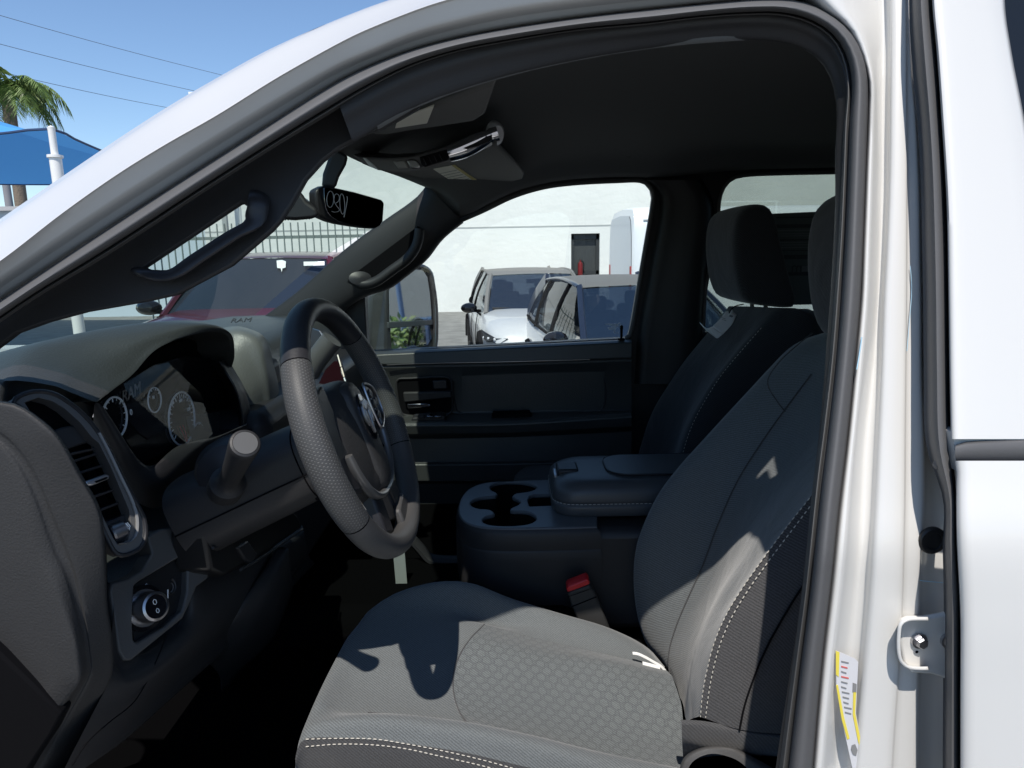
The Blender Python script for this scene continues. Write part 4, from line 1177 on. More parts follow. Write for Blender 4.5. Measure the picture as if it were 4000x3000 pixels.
# ================================================================== seats
def stitches(name, pts, parent, step=.0075, ln=.0046, r=.0008):
    """row of separate stitches joined into one part"""
    P = crs(pts, 400)
    v, f = [], []
    Lc, nxt = 0, 0
    i = 0
    while i < len(P) - 1:
        j = i
        d = 0
        while j < len(P) - 1 and d < ln:
            d += (P[j + 1] - P[j]).length; j += 1
        a, b2 = P[i], P[j]
        t = (b2 - a).normalized(); n1 = t.orthogonal().normalized(); n2 = t.cross(n1)
        o = len(v)
        for q, rr_ in ((a, .5), (a.lerp(b2, .25), 1), (a.lerp(b2, .75), 1), (b2, .5)):
            for k in range(5):
                u = 2 * math.pi * k / 5
                v.append(q + (n1 * math.cos(u) + n2 * math.sin(u)) * r * rr_)
        for s in range(3):
            for k in range(5):
                f.append((o + s * 5 + k, o + s * 5 + (k + 1) % 5, o + s * 5 + 5 + (k + 1) % 5, o + s * 5 + 5 + k))
        d = 0
        while j < len(P) - 1 and d < step - ln:
            d += (P[j + 1] - P[j]).length; j += 1
        i = j
    return obj(name, v, f, THREAD, parent)

# driver's seat: cushion from rails running front to back, near side to far side
def cz(pts, Y): return up(9, pts, Y)
c_b = [(95, 1100), (110, 1090), (400, 1180), (900, 1250), (1500, 1330), (2080, 1400)]
c0 = [(103, 950), (110, 935), (400, 985), (900, 1075), (1500, 1200), (2080, 1300)]
c1 = [(105, 905), (130, 893), (420, 898), (900, 960), (1300, 1050), (2060, 1180)]   # stitch line
c2 = [(118, 845), (190, 815), (460, 800), (900, 850), (1300, 930), (1700, 1030), (2050, 1090)]
c3 = [(145, 780), (230, 775), (500, 762), (900, 800), (1300, 880), (1600, 955), (2045, 1045)]
c4 = [(180, 700), (280, 745), (520, 775), (900, 815), (1300, 900), (1600, 975), (2045, 1050)]
c5 = [(225, 600), (330, 640), (560, 660), (900, 690), (1300, 760), (1700, 850), (2045, 935)]
c6 = [(285, 480), (420, 500), (640, 510), (900, 525), (1300, 590), (1700, 660), (2030, 720)]
c7 = [(345, 370), (480, 380), (700, 390), (900, 395), (1300, 450), (1700, 510), (1985, 580)]
c8 = [(400, 300), (520, 290), (760, 290), (1020, 312), (1150, 345), (1400, 410), (1800, 500), (1950, 540)]
c9 = [(450, 235), (560, 215), (780, 215), (1020, 290), (1120, 318), (1350, 320), (1650, 370), (1850, 450), (1945, 535)]
c10 = [(520, 190), (620, 140), (800, 105), (950, 115), (1150, 190), (1400, 260), (1650, 330), (1850, 430), (1945, 530)]
c11 = [(540, 200), (640, 150), (820, 108), (970, 120), (1170, 195), (1420, 270), (1670, 345), (1860, 440), (1950, 540)]
YC = [.345, .332, .332, .345, .370, .40, .465, .535, .600, .655, .690, .715, .745]
crails = []
for c, Y in zip([c_b, c0, c1, c2, c3, c4, c5, c6, c7, c8, c9, c10, c11], YC):
    p = cz(c, Y)
    f0 = p[0] + Vector((-.012, 0, -.03))
    f1 = p[0] + Vector((.0, 0, -.12))
    crails.append([f1, f0] + p)
crails.append([q + Vector((0, .02, -.12)) for q in crails[-1]])
seat = bpy.data.objects.new('driver_seat', None)
seat = loft('driver_seat', crails[2:], FAB, TR, n=70, m=4, angle=75)
tag(seat, 'charcoal cloth driver seat with pale stitching, sunlit cushion')
# side facing of the cushion (dark twill) and hexagon insert lie just proud of it
def offs(pts, d): return [p + Vector((0, -d * .5, d * .85)) for p in pts]
loft('cushion_facing', [offs(crails[0], .002), offs(crails[1], .002), offs(crails[2], .002)], FABD, seat, n=60, m=4)
stitches('stitch_row', offs(cz([(125, 900), (300, 896), (480, 900), (640, 925), (800, 955), (1000, 1000), (1200, 1055), (1500, 1150)], .332), .004), seat)
stitches('stitch_row', offs(cz([(125, 938), (300, 925), (480, 930), (640, 950), (800, 985), (1000, 1030), (1150, 1070), (1450, 1170)], .332), .004), seat)
# hexagon-knit insert of the cushion, following the same rails a hair higher
ins = [[(945, 815), (1100, 850), (1300, 900), (1600, 975), (2045, 1050)],
       [(905, 760), (1100, 790), (1300, 835), (1650, 915), (2045, 995)],
       [(880, 690), (1080, 715), (1300, 760), (1700, 850), (2045, 935)],
       [(872, 610), (1080, 635), (1300, 678), (1700, 758), (2040, 830)],
       [(885, 525), (1080, 548), (1300, 590), (1700, 660), (2030, 720)],
       [(920, 445), (1080, 465), (1300, 508), (1700, 575), (2005, 645)],
       [(968, 378), (1100, 402), (1300, 450), (1700, 510), (1985, 580)],
       [(1030, 315), (1150, 348), (1400, 412), (1800, 502), (1950, 545)]]
YI = [.400, .432, .465, .500, .535, .568, .600, .655]
hexp = loft('cushion_insert', [offs(cz(p, Y), .003) for p, Y in zip(ins, YI)], FABHEX, seat, n=60, m=4)
edge = [offs(cz([p[0]], Y), .003)[0] for p, Y in zip(ins, YI)]
tube('insert_seam', edge, .0014, FABD, hexp, n=30, seg=6)
tube('insert_seam', offs(cz([(440, 762), (520, 770), (900, 812), (1300, 897), (1600, 972), (2045, 1048)], .40), .002), .0014, FABD, seat, n=50, seg=6)

# backrest
P = lambda pts, Y: [U(x, y, Y) for x, y in pts]
bA = [(3227, 1300), (3160, 1322), (3094, 1360), (3013, 1441), (2959, 1500), (2776, 1700), (2658, 1833), (2588, 1927), (2533, 2037), (2498, 2139), (2486, 2264), (2498, 2405), (2529, 2515), (2568, 2575), (2611, 2640)]
bB = [(3310, 1310), (3240, 1370), (3170, 1460), (3080, 1580), (2980, 1720), (2880, 1880), (2800, 2060), (2745, 2209), (2690, 2330), (2640, 2450), (2612, 2560), (2625, 2680)]
bC = [(3420, 1330), (3340, 1480), (3230, 1640), (3110, 1800), (2990, 1950), (2905, 2090), (2820, 2270), (2750, 2410), (2700, 2560), (2665, 2740)]
bD = [(3480, 1380), (3380, 1600), (3262, 1750), (3183, 1841), (3105, 1919), (3019, 2021), (2870, 2240), (2815, 2319), (2737, 2490), (2695, 2660), (2680, 2812)]
bE0 = [(3520, 1400), (3430, 1600), (3320, 1745), (3230, 1845), (3130, 1965), (3050, 2070), (2950, 2205), (2865, 2330), (2800, 2430), (2755, 2550), (2725, 2680), (2708, 2805)]
bE = [(3560, 1400), (3450, 1620), (3340, 1747), (3262, 1833), (3164, 1943), (3089, 2037), (2995, 2162), (2901, 2295), (2839, 2397), (2792, 2507), (2760, 2632), (2745, 2718), (2738, 2797)]
bG = [(3640, 1400), (3520, 1700), (3420, 1890), (3340, 2013), (3222, 2170), (3121, 2311), (3050, 2428), (2995, 2530), (2948, 2640), (2909, 2757), (2890, 2850)]
bH = [(3760, 1400), (3640, 1800), (3520, 2010), (3420, 2160), (3320, 2320), (3230, 2480), (3170, 2620), (3120, 2760), (3085, 2870)]
bI = [(3900, 1400), (3800, 1900), (3700, 2150), (3560, 2350), (3450, 2520), (3380, 2680), (3340, 2890)]
brails = [P(bA, .86), P(bA, .80), P(bB, .72), P(bC, .61), P(bD, .49), P(bE0, .415), P(bE, .372), P(bG, .345), P(bH, .355), P(bI, .38)]
back = loft('backrest', brails[:6] + [brails[6]], FAB, seat, n=60, m=4, angle=75)
side = loft('backrest_side', [[p + Vector((-.001, -.002, 0)) for p in brails[6]]] + brails[7:], FABD, seat, n=60, m=4, angle=75)
def outs(pts, d): return [p + Vector((-d * .5, -d * .8, 0)) for p in pts]
stitches('stitch_row', outs(P([(3164, 1943), (3089, 2037), (2995, 2162), (2901, 2295), (2839, 2397), (2792, 2507), (2760, 2632), (2745, 2718), (2738, 2797)], .370), .003), seat)
stitches('stitch_row', outs(P([(3180, 1957), (3108, 2052), (3012, 2178), (2920, 2308), (2858, 2412), (2812, 2522), (2782, 2640), (2768, 2722), (2758, 2800)], .366), .003), seat)
tube('backrest_seam', outs(P(bG[2:], .344), .002), .0016, BLACK, side, n=50, seg=6)
tube('backrest_seam', outs(P(bB[2:], .718), .002), .0014, FABD, back, n=40, seg=6)
tube('backrest_seam', outs(P([(3175, 1300), (3110, 1352), (3040, 1420), (3000, 1490), (3040, 1570), (3100, 1640)], .72), .004), .0012, FABD, back, n=30, seg=6)
# lower edge roll and recliner cover
loft('backrest_skirt', [P([(2660, 2812), (2738, 2815), (2893, 2843), (3085, 2875), (3340, 2900)], .355), P([(2662, 2830), (2738, 2836), (2893, 2862), (3085, 2890), (3340, 2915)], .345), P([(2664, 2890), (2740, 2915), (2893, 2935), (3085, 2940), (3340, 2950)], .355), P([(2670, 2990), (2740, 2960), (2893, 2950), (3085, 2960), (3340, 2990)], .42)], FABD, seat, n=30, m=4)
rc = zp(10, [(320, 1659), (340, 1620), (400, 1575), (470, 1560), (560, 1560), (640, 1590), (780, 1640), (800, 1850), (300, 1850)])
loft('recliner_cover', [[U(x, y, .315) for x, y in zp(10, [(345, 1850), (380, 1640), (470, 1590), (560, 1600), (640, 1640), (800, 1850)])], [U(x, y, .32) for x, y in zp(10, [(322, 1850), (350, 1625), (430, 1568), (570, 1560), (650, 1596), (830, 1750)])], [U(x, y, .345) for x, y in zp(10, [(318, 1850), (342, 1615), (425, 1560), (570, 1552), (660, 1588), (860, 1700)])], [U(x, y, .46) for x, y in zp(10, [(318, 1850), (342, 1620), (425, 1570), (570, 1560), (660, 1596), (860, 1720)])]], mat('grey_seat_plastic', (.085, .083, .082), .55, bump=(320, .4)), seat, n=40, m=4)
box('seat_base', (.02, .60, .87), (.42, .36, .06), BLACK, seat, .02)
lint = U(*zp(10, [(674, 1137)])[0], .352)
li = lathe('lint_fleck', lint, (0, -1, 0), [(.004, 0), (.003, .002), (0, .003)], PAPER, None, 8, x=(.8, 0, .5), sx=1.5, sy=.6)
tag(li, 'tiny white lint fleck on the driver seat side bolster', 'lint')

# headrests: side outline turned into a padded block
ho = zp(7, [(1040, 365), (1100, 380), (1140, 440), (1200, 680), (1260, 910), (1300, 1065), (1292, 1100), (1240, 1108), (1090, 1095), (985, 1078), (930, 1050), (885, 950), (858, 800), (850, 650), (858, 540), (885, 440), (950, 382)])
def ringat(pts, Y, s, Y0):
    q = [U(x, y, Y0) for x, y in pts]
    c = sum(q, Vector()) / len(q)
    return [Vector((c.x + (p.x - c.x) * s, Y, c.z + (p.z - c.z) * s)) for p in q]
def headrest(name, parent, shift_):
    Y0 = 1.285
    rl = []
    for Y, s in [(1.265, .35), (1.266, .75), (1.272, .93), (1.29, 1.0), (1.34, 1.015), (1.41, 1.02), (1.48, 1.015), (1.53, 1.0), (1.548, .93), (1.554, .75), (1.555, .35)]:
        rl.append([p + Vector(shift_) for p in ringat(ho, Y, s, Y0)])
    o = loft(name, rl, FABP, parent, n=48, m=3, closed_rail=True, angle=60)
    bm = bmesh.new(); bm.from_mesh(o.data)
    bmesh.ops.holes_fill(bm, edges=[e for e in bm.edges if e.is_boundary])
    bm.to_mesh(o.data); bm.free()
    return o
# passenger seat
qA = [(2850, 1196), (2780, 1284), (2726, 1349), (2671, 1419), (2617, 1500), (2552, 1610), (2508, 1739), (2480, 1850), (2470, 2000)]
qC = [(2921, 1197), (2834, 1322), (2747, 1470), (2690, 1580), (2640, 1720), (2600, 1850), (2590, 2000)]
qD0 = [(2985, 1200), (2915, 1300), (2840, 1405), (2752, 1530), (2668, 1690), (2630, 1850), (2620, 2000)]
qD = [(3040, 1202), (2975, 1280), (2895, 1372), (2808, 1480), (2700, 1672), (2652, 1850), (2640, 2000)]
qE = [(3100, 1203), (3060, 1290), (2990, 1400), (2900, 1540), (2790, 1720), (2720, 1880), (2700, 2000)]
qF = [(3115, 1206), (3160, 1226), (3187, 1262), (3198, 1310), (3190, 1500), (3150, 1750), (3120, 2000)]
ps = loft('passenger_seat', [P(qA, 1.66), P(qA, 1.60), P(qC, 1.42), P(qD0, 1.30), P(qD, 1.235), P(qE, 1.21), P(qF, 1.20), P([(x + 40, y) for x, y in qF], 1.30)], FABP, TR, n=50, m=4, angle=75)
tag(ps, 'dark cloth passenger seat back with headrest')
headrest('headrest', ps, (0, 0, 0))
hz_ = U(3198, 1034, .72) - U(2784, 1034, 1.548)
headrest('headrest', seat, (hz_.x, -.83, -.02))
for s, par, dd in ((1, ps, (0, 0, 0)), (1, seat, (hz_.x, -.83, -.02))):
    for yy in (1.36, 1.47):
        c = U(2915, 1180, 1.4)
        tube('headrest_post', [Vector((c.x + .03, yy, c.z + .05)) + Vector(dd), Vector((c.x + .05, yy, c.z - .06)) + Vector(dd)], .006, SATIN, par, n=3, seg=10)
stitches('stitch_row', outs(P(qD[1:], 1.234), .003), ps, step=.008, ln=.005, r=.0006)
loft('passenger_cushion', [[Vector((x, y, z)) for x, z in ((.02, .92), (.0, 1.0), (.04, 1.04), (.2, 1.04), (.45, 1.02))] for y in (1.14, 1.20, 1.40, 1.60, 1.66)], FABP, ps, n=24, m=3, thick=.02)

# paper tag hung on the passenger headrest post
tagp = thing('paper_tag', U(2830, 1300, 1.50), 'folded white paper tag hanging from the passenger headrest post', 'tag')
k1 = [up(7, [(800, 1138), (815, 1132), (830, 1142), (850, 1122), (858, 1140), (880, 1160)], 1.40), up(7, [(760, 1190), (780, 1195), (800, 1205), (820, 1215), (835, 1222), (848, 1228)], 1.385), up(7, [(705, 1245), (720, 1258), (735, 1270), (750, 1282), (770, 1290), (785, 1298)], 1.37)]
t_ = loft('tag_card', k1, PAPER, tagp, n=14, m=5, thick=.0006)
k2 = [k1[-1], up(7, [(665, 1258), (680, 1272), (695, 1290), (712, 1305), (728, 1318), (742, 1329)], 1.37), up(7, [(613, 1212), (625, 1232), (645, 1255), (665, 1275), (690, 1295), (712, 1312)], 1.42)]
loft('tag_flap', k2, PAPER, tagp, n=14, m=5, thick=.0006)
for i in range(3):
    tube('print_line', up(7, [(770 + i * 6, 1180 + i * 14), (800 + i * 6, 1190 + i * 14)], 1.384), .0006, INK, tagp, n=3, seg=5)
prism('print_block', up(7, [(832, 1160), (856, 1168), (846, 1180), (824, 1172)], 1.385), (0, -.0006, 0), INK, tagp)
tube('tag_string', up(7, [(825, 1150), (845, 1118), (880, 1095), (930, 1085)], 1.38), .0016, BLACK, tagp, n=14, seg=6)
# white plastic strap left on the cushion
sta = thing('plastic_strap', U(*zp(9, [(1880, 540)])[0], .66), 'thin white plastic strap lying at the back of the driver cushion', 'strap')
WP = mat('white_plastic', (.8, .8, .78), .4)
lift = Vector((0, -.012, .016))
sweep('strap_tail', [p + lift for p in up(9, [(1778, 478), (1800, 480), (1840, 497), (1880, 520), (1922, 545), (1944, 572), (1951, 605)], .655)], [(.0008, -.0030), (.0008, .0030), (-.0008, .0030), (-.0008, -.0030)], WP, sta, n=24, upv=(0, -.4, 1))
sweep('strap_tail', [p + lift for p in up(9, [(1828, 528), (1868, 538), (1915, 550)], .645)], [(.0008, -.0036), (.0008, .0036), (-.0008, .0036), (-.0008, -.0036)], WP, sta, n=12, upv=(0, -.4, 1))

# belt buckle between seat and console
bk = prism('belt_buckle', up(8, [(856, 1188), (1002, 1136), (1042, 1205), (1080, 1300), (1150, 1480), (985, 1480), (930, 1380), (885, 1280)], .758), (.0, .022, .004), mat('buckle_black', (.03, .03, .03), .6, bump=(400, .2)), TR, .004)
prism('buckle_button', up(8, [(850, 1162), (862, 1146), (985, 1098), (1000, 1112), (1003, 1134), (858, 1188)], .755), (0, .025, .004), RED, bk, .003)
tube('buckle_line', up(8, [(885, 1278), (1046, 1214)], .757), .0012, BLACK, bk, n=3, seg=6)
tube('buckle_line', up(8, [(866, 1212), (1015, 1160)], .757), .0006, BLACK, bk, n=3, seg=6)

# ================================================================== centre console
ZC = CAM.z - .585
kz = lambda pts, z=ZC: [UZ(x, y, z) for x, y in zp(8, pts)]
out = [(1050, 448), (760, 453), (480, 462), (330, 472), (235, 503), (175, 560), (150, 640), (163, 695), (210, 735), (300, 760), (420, 768), (700, 766), (880, 762), (1050, 756)]
cup = [(355, 505), (372, 482), (430, 469), (520, 466), (600, 475), (655, 495), (642, 518), (585, 534), (525, 541), (498, 565), (532, 580), (552, 600), (532, 620), (492, 635), (487, 655), (540, 656), (605, 662), (648, 688), (655, 708), (622, 735), (540, 750), (440, 753), (350, 745), (310, 727), (312, 702), (348, 686), (385, 680), (376, 660), (350, 646), (275, 640), (232, 617), (234, 592), (280, 571), (340, 562), (390, 558), (404, 542), (372, 526)]
slot = [(600, 590), (612, 560), (640, 550), (745, 548), (755, 620), (612, 626)]
plo = [Vector(p) for p in crs(kz(out), 60, False)]
cons = plate('center_console', plo, [[Vector(p) for p in crs(kz(cup), 70, True)], kz(slot)], (0, 0, -.010), PLATE, TR, bev=.003)
tag(cons, 'black center console with cup holders and padded armrest lid')
def wall(name, pts, h, mat_, par):
    p = [Vector(q) for q in pts]
    v = p + [q + Vector((0, 0, -h)) for q in p]
    n = len(p)
    f = [(i, (i + 1) % n, n + (i + 1) % n, n + i) for i in range(n)] + [tuple(range(n, 2 * n))]
    return obj(name, v, f, mat_, par)
wall('cup_holder', [q + Vector((0, 0, -.008)) for q in crs(kz(cup), 70, True)], .075, BLACK, cons)
wall('coin_slot', [q + Vector((0, 0, -.008)) for q in kz(slot)], .03, BLACK, cons)
cen = sum(plo, Vector()) / len(plo)
print('console near/far y', plo[-1].y, plo[0].y, 'wheel R', RO)
def ring_(s, dz, dx=0):
    return [Vector((cen.x + (q.x - cen.x) * s + dx, cen.y + (q.y - cen.y) * s, q.z + dz)) for q in plo]
loft('console_skirt', [ring_(1.0, -.004), ring_(1.03, -.012), ring_(1.045, -.030), ring_(1.04, -.050)], TRIM, cons, n=60, m=3)
loft('console_body', [ring_(1.02, -.046), ring_(1.05, -.055), ring_(1.05, -.12), ring_(1.0, -.20), ring_(.9, -.26), ring_(.9, -.40)], TRIM, cons, n=60, m=3)
xr = .75
box('console_rear', (.40, (plo[-1].y + plo[0].y) / 2, ZC - .13), (.62, plo[0].y - plo[-1].y, .24), TRIM, cons, .02)
# armrest lid
LZ = CAM.z - .506
lx0 = UZ(*zp(8, [(755, 560)])[0], ZC + .03).x
lyN, lyF = UZ(*zp(8, [(1100, 640)])[0], ZC + .02).y, UZ(*zp(8, [(1100, 270)])[0], LZ).y
def lidring(ins, z, front=0):
    x0, x1, ya, yb = lx0 + ins + front, .62, lyN + ins, lyF - ins
    r = .05
    pts = []
    for cx, cy, a0 in ((x0 + r, ya + r, 180), (x0 + r, yb - r, 90)):
        seq = [a0 + 90 * i / 8 for i in range(9)] if a0 == 180 else [180 - 90 * i / 8 for i in range(9)]
        if a0 == 180: seq = seq[::-1]
        for a in seq:
            pts.append(Vector((cx + r * math.cos(R(a)), cy + r * math.sin(R(a)), z)))
    pts = [Vector((x1, ya, z))] + pts + [Vector((x1, yb, z))]
    return pts
h_ = LZ - ZC
lid = loft('armrest_lid', [lidring(.012, ZC - .004), lidring(.002, ZC + .002), lidring(0, ZC + .022), lidring(.004, ZC + .028), lidring(.002, ZC + .034), lidring(.006, ZC + h_ * .72), lidring(.022, ZC + h_ * .93, .01), lidring(.045, ZC + h_ * .985, .02), lidring(.06, ZC + h_, .05), lidring(.12, ZC + h_ + .001, .1)], VINYL, cons, n=60, m=3, angle=60)
pad = lidring(.045, ZC + h_ + .0005, .085)
prism('lid_pad', pad, (0, 0, .004), VINYL, lid, .003)
tube('pad_piping', [p + Vector((0, 0, .003)) for p in pad], .0018, TRIM2, lid, seg=8)
stitches('stitch_row', [p + Vector((0, -.001, 0)) for p in lidring(-.0005, ZC + .0305)], lid, step=.006, ln=.0035, r=.0006)
lt = prism('lid_latch', [Vector((lx0 + .016, y, z)) for y, z in ((lyN + .09, ZC + .045), (lyF - .09, ZC + .045), (lyF - .09, LZ + .003), (lyN + .09, LZ + .003))], (.05, 0, 0), TRIM2, lid, .005)
box('latch_plate', (lx0 + .012, (lyN + lyF) / 2, ZC + .052), (.008, (lyF - lyN) - .19, .030), SATIN, lt, .002)

# strap in the footwell and the brace beside it
prism('footwell_strap', up(9, [(566, -60), (625, -60), (640, 130), (584, 145)], .93), (0, .002, 0), mat('woven_strap', (.24, .26, .25), .8, bump=(500, 1.0)), TR)
sweep('footwell_brace', up(15, [(355, 1430), (400, 1480), (460, 1545), (540, 1560), (660, 1562)], 1.05), circ(.012, 10, .02), TRIM, TR, n=20)

# ================================================================== passenger door panel
DY = 1.70
dl = [([(60, 205), (500, 185), (1000, 160), (1770, 122)], 1.742), ([(60, 214), (500, 193), (1000, 168), (1770, 130)], 1.69), ([(60, 228), (500, 207), (1000, 182), (1770, 145)], 1.672), ([(60, 290), (500, 282), (1000, 272), (1770, 245)], 1.665),
      ([(60, 296), (500, 288), (1000, 278), (1770, 251)], 1.675), ([(60, 312), (500, 303), (1000, 293), (1770, 265)], 1.672), ([(60, 380), (500, 370), (1000, 345), (1770, 330)], 1.690), ([(60, 600), (500, 600), (1000, 595), (1770, 585)], 1.695), ([(60, 618), (500, 612), (1000, 605), (1770, 592)], 1.690),
      ([(60, 668), (500, 662), (1000, 655), (1770, 600)], 1.575), ([(60, 690), (500, 684), (1000, 676), (1770, 630)], 1.565), ([(60, 745), (500, 740), (1000, 730), (1770, 690)], 1.575), ([(60, 770), (500, 765), (1000, 755), (1770, 720)], 1.66), ([(60, 920), (500, 920), (1000, 915), (1770, 900)], 1.65), ([(60, 940), (500, 938), (1000, 932), (1770, 915)], 1.635), ([(60, 1045), (500, 1045), (1000, 1045), (1770, 1040)], 1.64), ([(60, 1060), (500, 1060), (1000, 1060), (1770, 1055)], 1.70), ([(60, 1500), (500, 1500), (1000, 1500), (1770, 1500)], 1.72)]
door = loft('passenger_door_panel', [up(15, p, Y) for p, Y in dl], DASH, TR, n=40, m=2, sharp=True, angle=25)
tag(door, 'black passenger door inner panel with armrest and pull handle')
bevel(door, .004, 2, 25)
tube('trim_line', up(15, [(185, 292), (300, 286), (420, 282), (900, 272), (1500, 256)], 1.662), .0012, SATIN, door, n=20, seg=6)
# handle bowl
hb = [(248, 395), (262, 382), (330, 378), (580, 372), (600, 385), (608, 500), (600, 600), (290, 612), (275, 595)]
hbm = prism('handle_bowl', up(15, hb, 1.684), (0, .012, 0), BLACK, door)
tube('bowl_rim', up(15, hb, 1.682), .004, TRIM, door, n=50, seg=8, closed=True)
prism('pull_handle', up(15, [(288, 470), (600, 462), (606, 505), (295, 535)], 1.662), (0, .02, 0), TRIM, door, .004)
prism('door_lever', up(15, [(310, 545), (440, 540), (475, 548), (460, 565), (320, 575)], 1.668), (0, .01, 0), DKCHROME, door, .003)
prism('speaker_cover', up(15, [(480, 395), (570, 388), (575, 445), (485, 450)], 1.675), (0, .01, 0), TRIM2, door, .003)
ins_ = [(640, 360), (1560, 330), (1580, 345), (1570, 590), (650, 598), (632, 560)]
tube('panel_bead', up(15, ins_, 1.694), .0035, TRIM2, door, n=60, seg=8, closed=True)
sw = prism('window_switch', up(15, [(340, 655), (350, 635), (530, 618), (560, 625), (560, 650), (520, 655)], 1.60), (0, .04, .004), TRIM2, door, .003)
for x in (410, 466, 518):
    p = zp(15, [(x, 630)])[0]
    box('switch_rocker', U(p[0], p[1], 1.61) + Vector((0, 0, .004)), (.022, .03, .008), DKCHROME if x > 430 else TRIM2, sw, .002)
prism('armrest_slot', up(15, [(870, 612), (1110, 605), (1130, 640), (860, 645)], 1.625), (0, .04, .002), BLACK, door)

# ================================================================== overhead: console, visors, mirror
oc = zp(2, [(622, 500), (680, 518), (850, 527), (1010, 516), (1240, 452), (1380, 392), (1540, 330), (1582, 326), (1604, 348), (1604, 382), (1570, 425), (1480, 478), (1280, 552), (1090, 602), (1000, 619), (900, 621), (790, 606), (690, 565)])
ocm = prism('overhead_console', [U(x, y, .93) for x, y in oc], (0, .16, .03), mat('grey_console_plastic', (.13, .13, .132), .4, spec=.5), TR, .006, 3)
BRT = mat('bright_bezel', (.75, .76, .77), .25)
chr_ = zp(2, [(1262, 450), (1390, 395), (1540, 334), (1580, 330), (1600, 350), (1598, 382), (1568, 420), (1480, 470), (1300, 528), (1240, 500)])
prism('chrome_bezel', [U(x, y, .926) for x, y in chr_], (0, .03, .004), BRT, ocm, .004, 3)
sweep('chrome_strip', [U(x, y, .922) for x, y in zp(2, [(1248, 500), (1330, 472), (1420, 432), (1500, 392), (1568, 368)])], circ(.014, 16, .020), CHROME, ocm, n=24, upv=(0, -.8, -.6), scale=lambda t: .55 + .45 * math.sin(math.pi * min(1, t + .15)) ** .5 if t < .85 else .8)
prism('bezel_slot', [U(x, y, .906) for x, y in zp(2, [(1340, 462), (1420, 428), (1500, 385), (1530, 380), (1530, 410), (1440, 455), (1370, 470)])], (0, .004, 0), DKCHROME, ocm, .001)
lathe('bezel_cap', U(*zp(2, [(1560, 370)])[0], .93), (.25, -1, -.3), [(.030, -.03), (.029, .0), (.022, .010), (0, .013)], BRT, ocm, 24, sx=.8, sy=.55)
prism('button_bay', [U(x, y, .925) for x, y in zp(2, [(1060, 520), (1235, 470), (1265, 505), (1240, 540), (1095, 585), (1070, 570)])], (0, .01, 0), GLOSS, ocm, .001)
for i in range(4):
    o_ = i * 34
    tube('bay_rib', [U(x, y, .922) for x, y in zp(2, [(1085 + o_, 528 - o_ * .25), (1105 + o_, 570 - o_ * .28)])], .0018, DKCHROME, ocm, n=3, seg=6)
prism('console_button', [U(x, y, .924) for x, y in zp(2, [(972, 540), (1010, 532), (1045, 540), (1075, 585), (1040, 596), (1000, 592)])], (0, .01, 0), SATIN, ocm, .003)
prism('map_lamp', [U(x, y, .926) for x, y in zp(2, [(885, 545), (965, 540), (990, 590), (920, 595)])], (0, .01, 0), mat('lamp_lens', (.28, .28, .27), .3), ocm, .003)
prism('front_lamp', [U(x, y, .926) for x, y in zp(2, [(688, 522), (712, 524), (795, 596), (782, 600), (735, 580)])], (0, .01, 0), mat('white_lens', (.6, .62, .62), .25), ocm, .002)
VIS = mat('grey_visor_vinyl', (.12, .12, .118), .75, bump=(500, .3))
VZ = CAM.z + .215
VLAB = mat('visor_label_paper', (.80, .78, .68), .7)
v1 = [UZ(x, y, CAM.z + .19) for x, y in zp(2, [(745, 360), (905, 305), (1160, 190), (1560, 40), (1490, 240), (1420, 288), (1200, 322), (1000, 350), (850, 376), (765, 374)])]
vis1 = prism('driver_sun_visor', v1, (0, 0, .014), VIS, TR, .005)
prism('visor_label', [UZ(x, y, CAM.z + .188) for x, y in zp(2, [(920, 278), (1155, 186), (1108, 302), (903, 334)])], (0, 0, .0015), VLAB, vis1)
v2 = [UZ(x, y, VZ) for x, y in zp(2, [(925, 620), (1090, 590), (1300, 530), (1555, 440), (1700, 590), (1736, 638), (1728, 662), (1540, 716), (1400, 736), (1362, 731), (1340, 705), (1280, 726), (1060, 655)])]
vis2 = prism('passenger_sun_visor', v2, (0, 0, .014), VIS, TR, .005)
l2 = [(1150, 600), (1290, 573), (1446, 680), (1312, 706)]
lab2 = prism('visor_label', [UZ(x, y, VZ - .002) for x, y in zp(2, l2)], (0, 0, .0015), VLAB, vis2)
prism('yellow_band', [UZ(x, y, VZ - .0026) for x, y in zp(2, [(1270, 577), (1290, 573), (1446, 680), (1424, 684)])], (0, 0, .001), mat('faded_yellow', (.5, .42, .14), .7), lab2)
for i in range(5):
    t = .25 + i * .13
    a = (lerp(1155, 1315, t), lerp(602, 704, t)); b2 = (lerp(1265, 1415, t), lerp(578, 684, t))
    tube('print_line', [UZ(x, y, VZ - .0026) for x, y in zp(2, [a, b2])], .0006, INK, lab2, n=3, seg=5)
lathe('coat_hook', U(*zp(14, [(1115, 628)])[0], 1.62), (0, -1, -.4), [(.022, -.01), (.020, .006), (.010, .010), (0, .011)], TRIM2, TR, 20, sx=.6, sy=1.5)
hv_ = lathe('headliner_vent', U(*zp(14, [(740, 620)])[0], 1.60), (0, -.8, -.7), [(.030, -.004), (.029, .002), (.024, .004), (0, .004)], TRIM2, TR, 24, x=(0, 0, 1), sx=.45, sy=1.2)
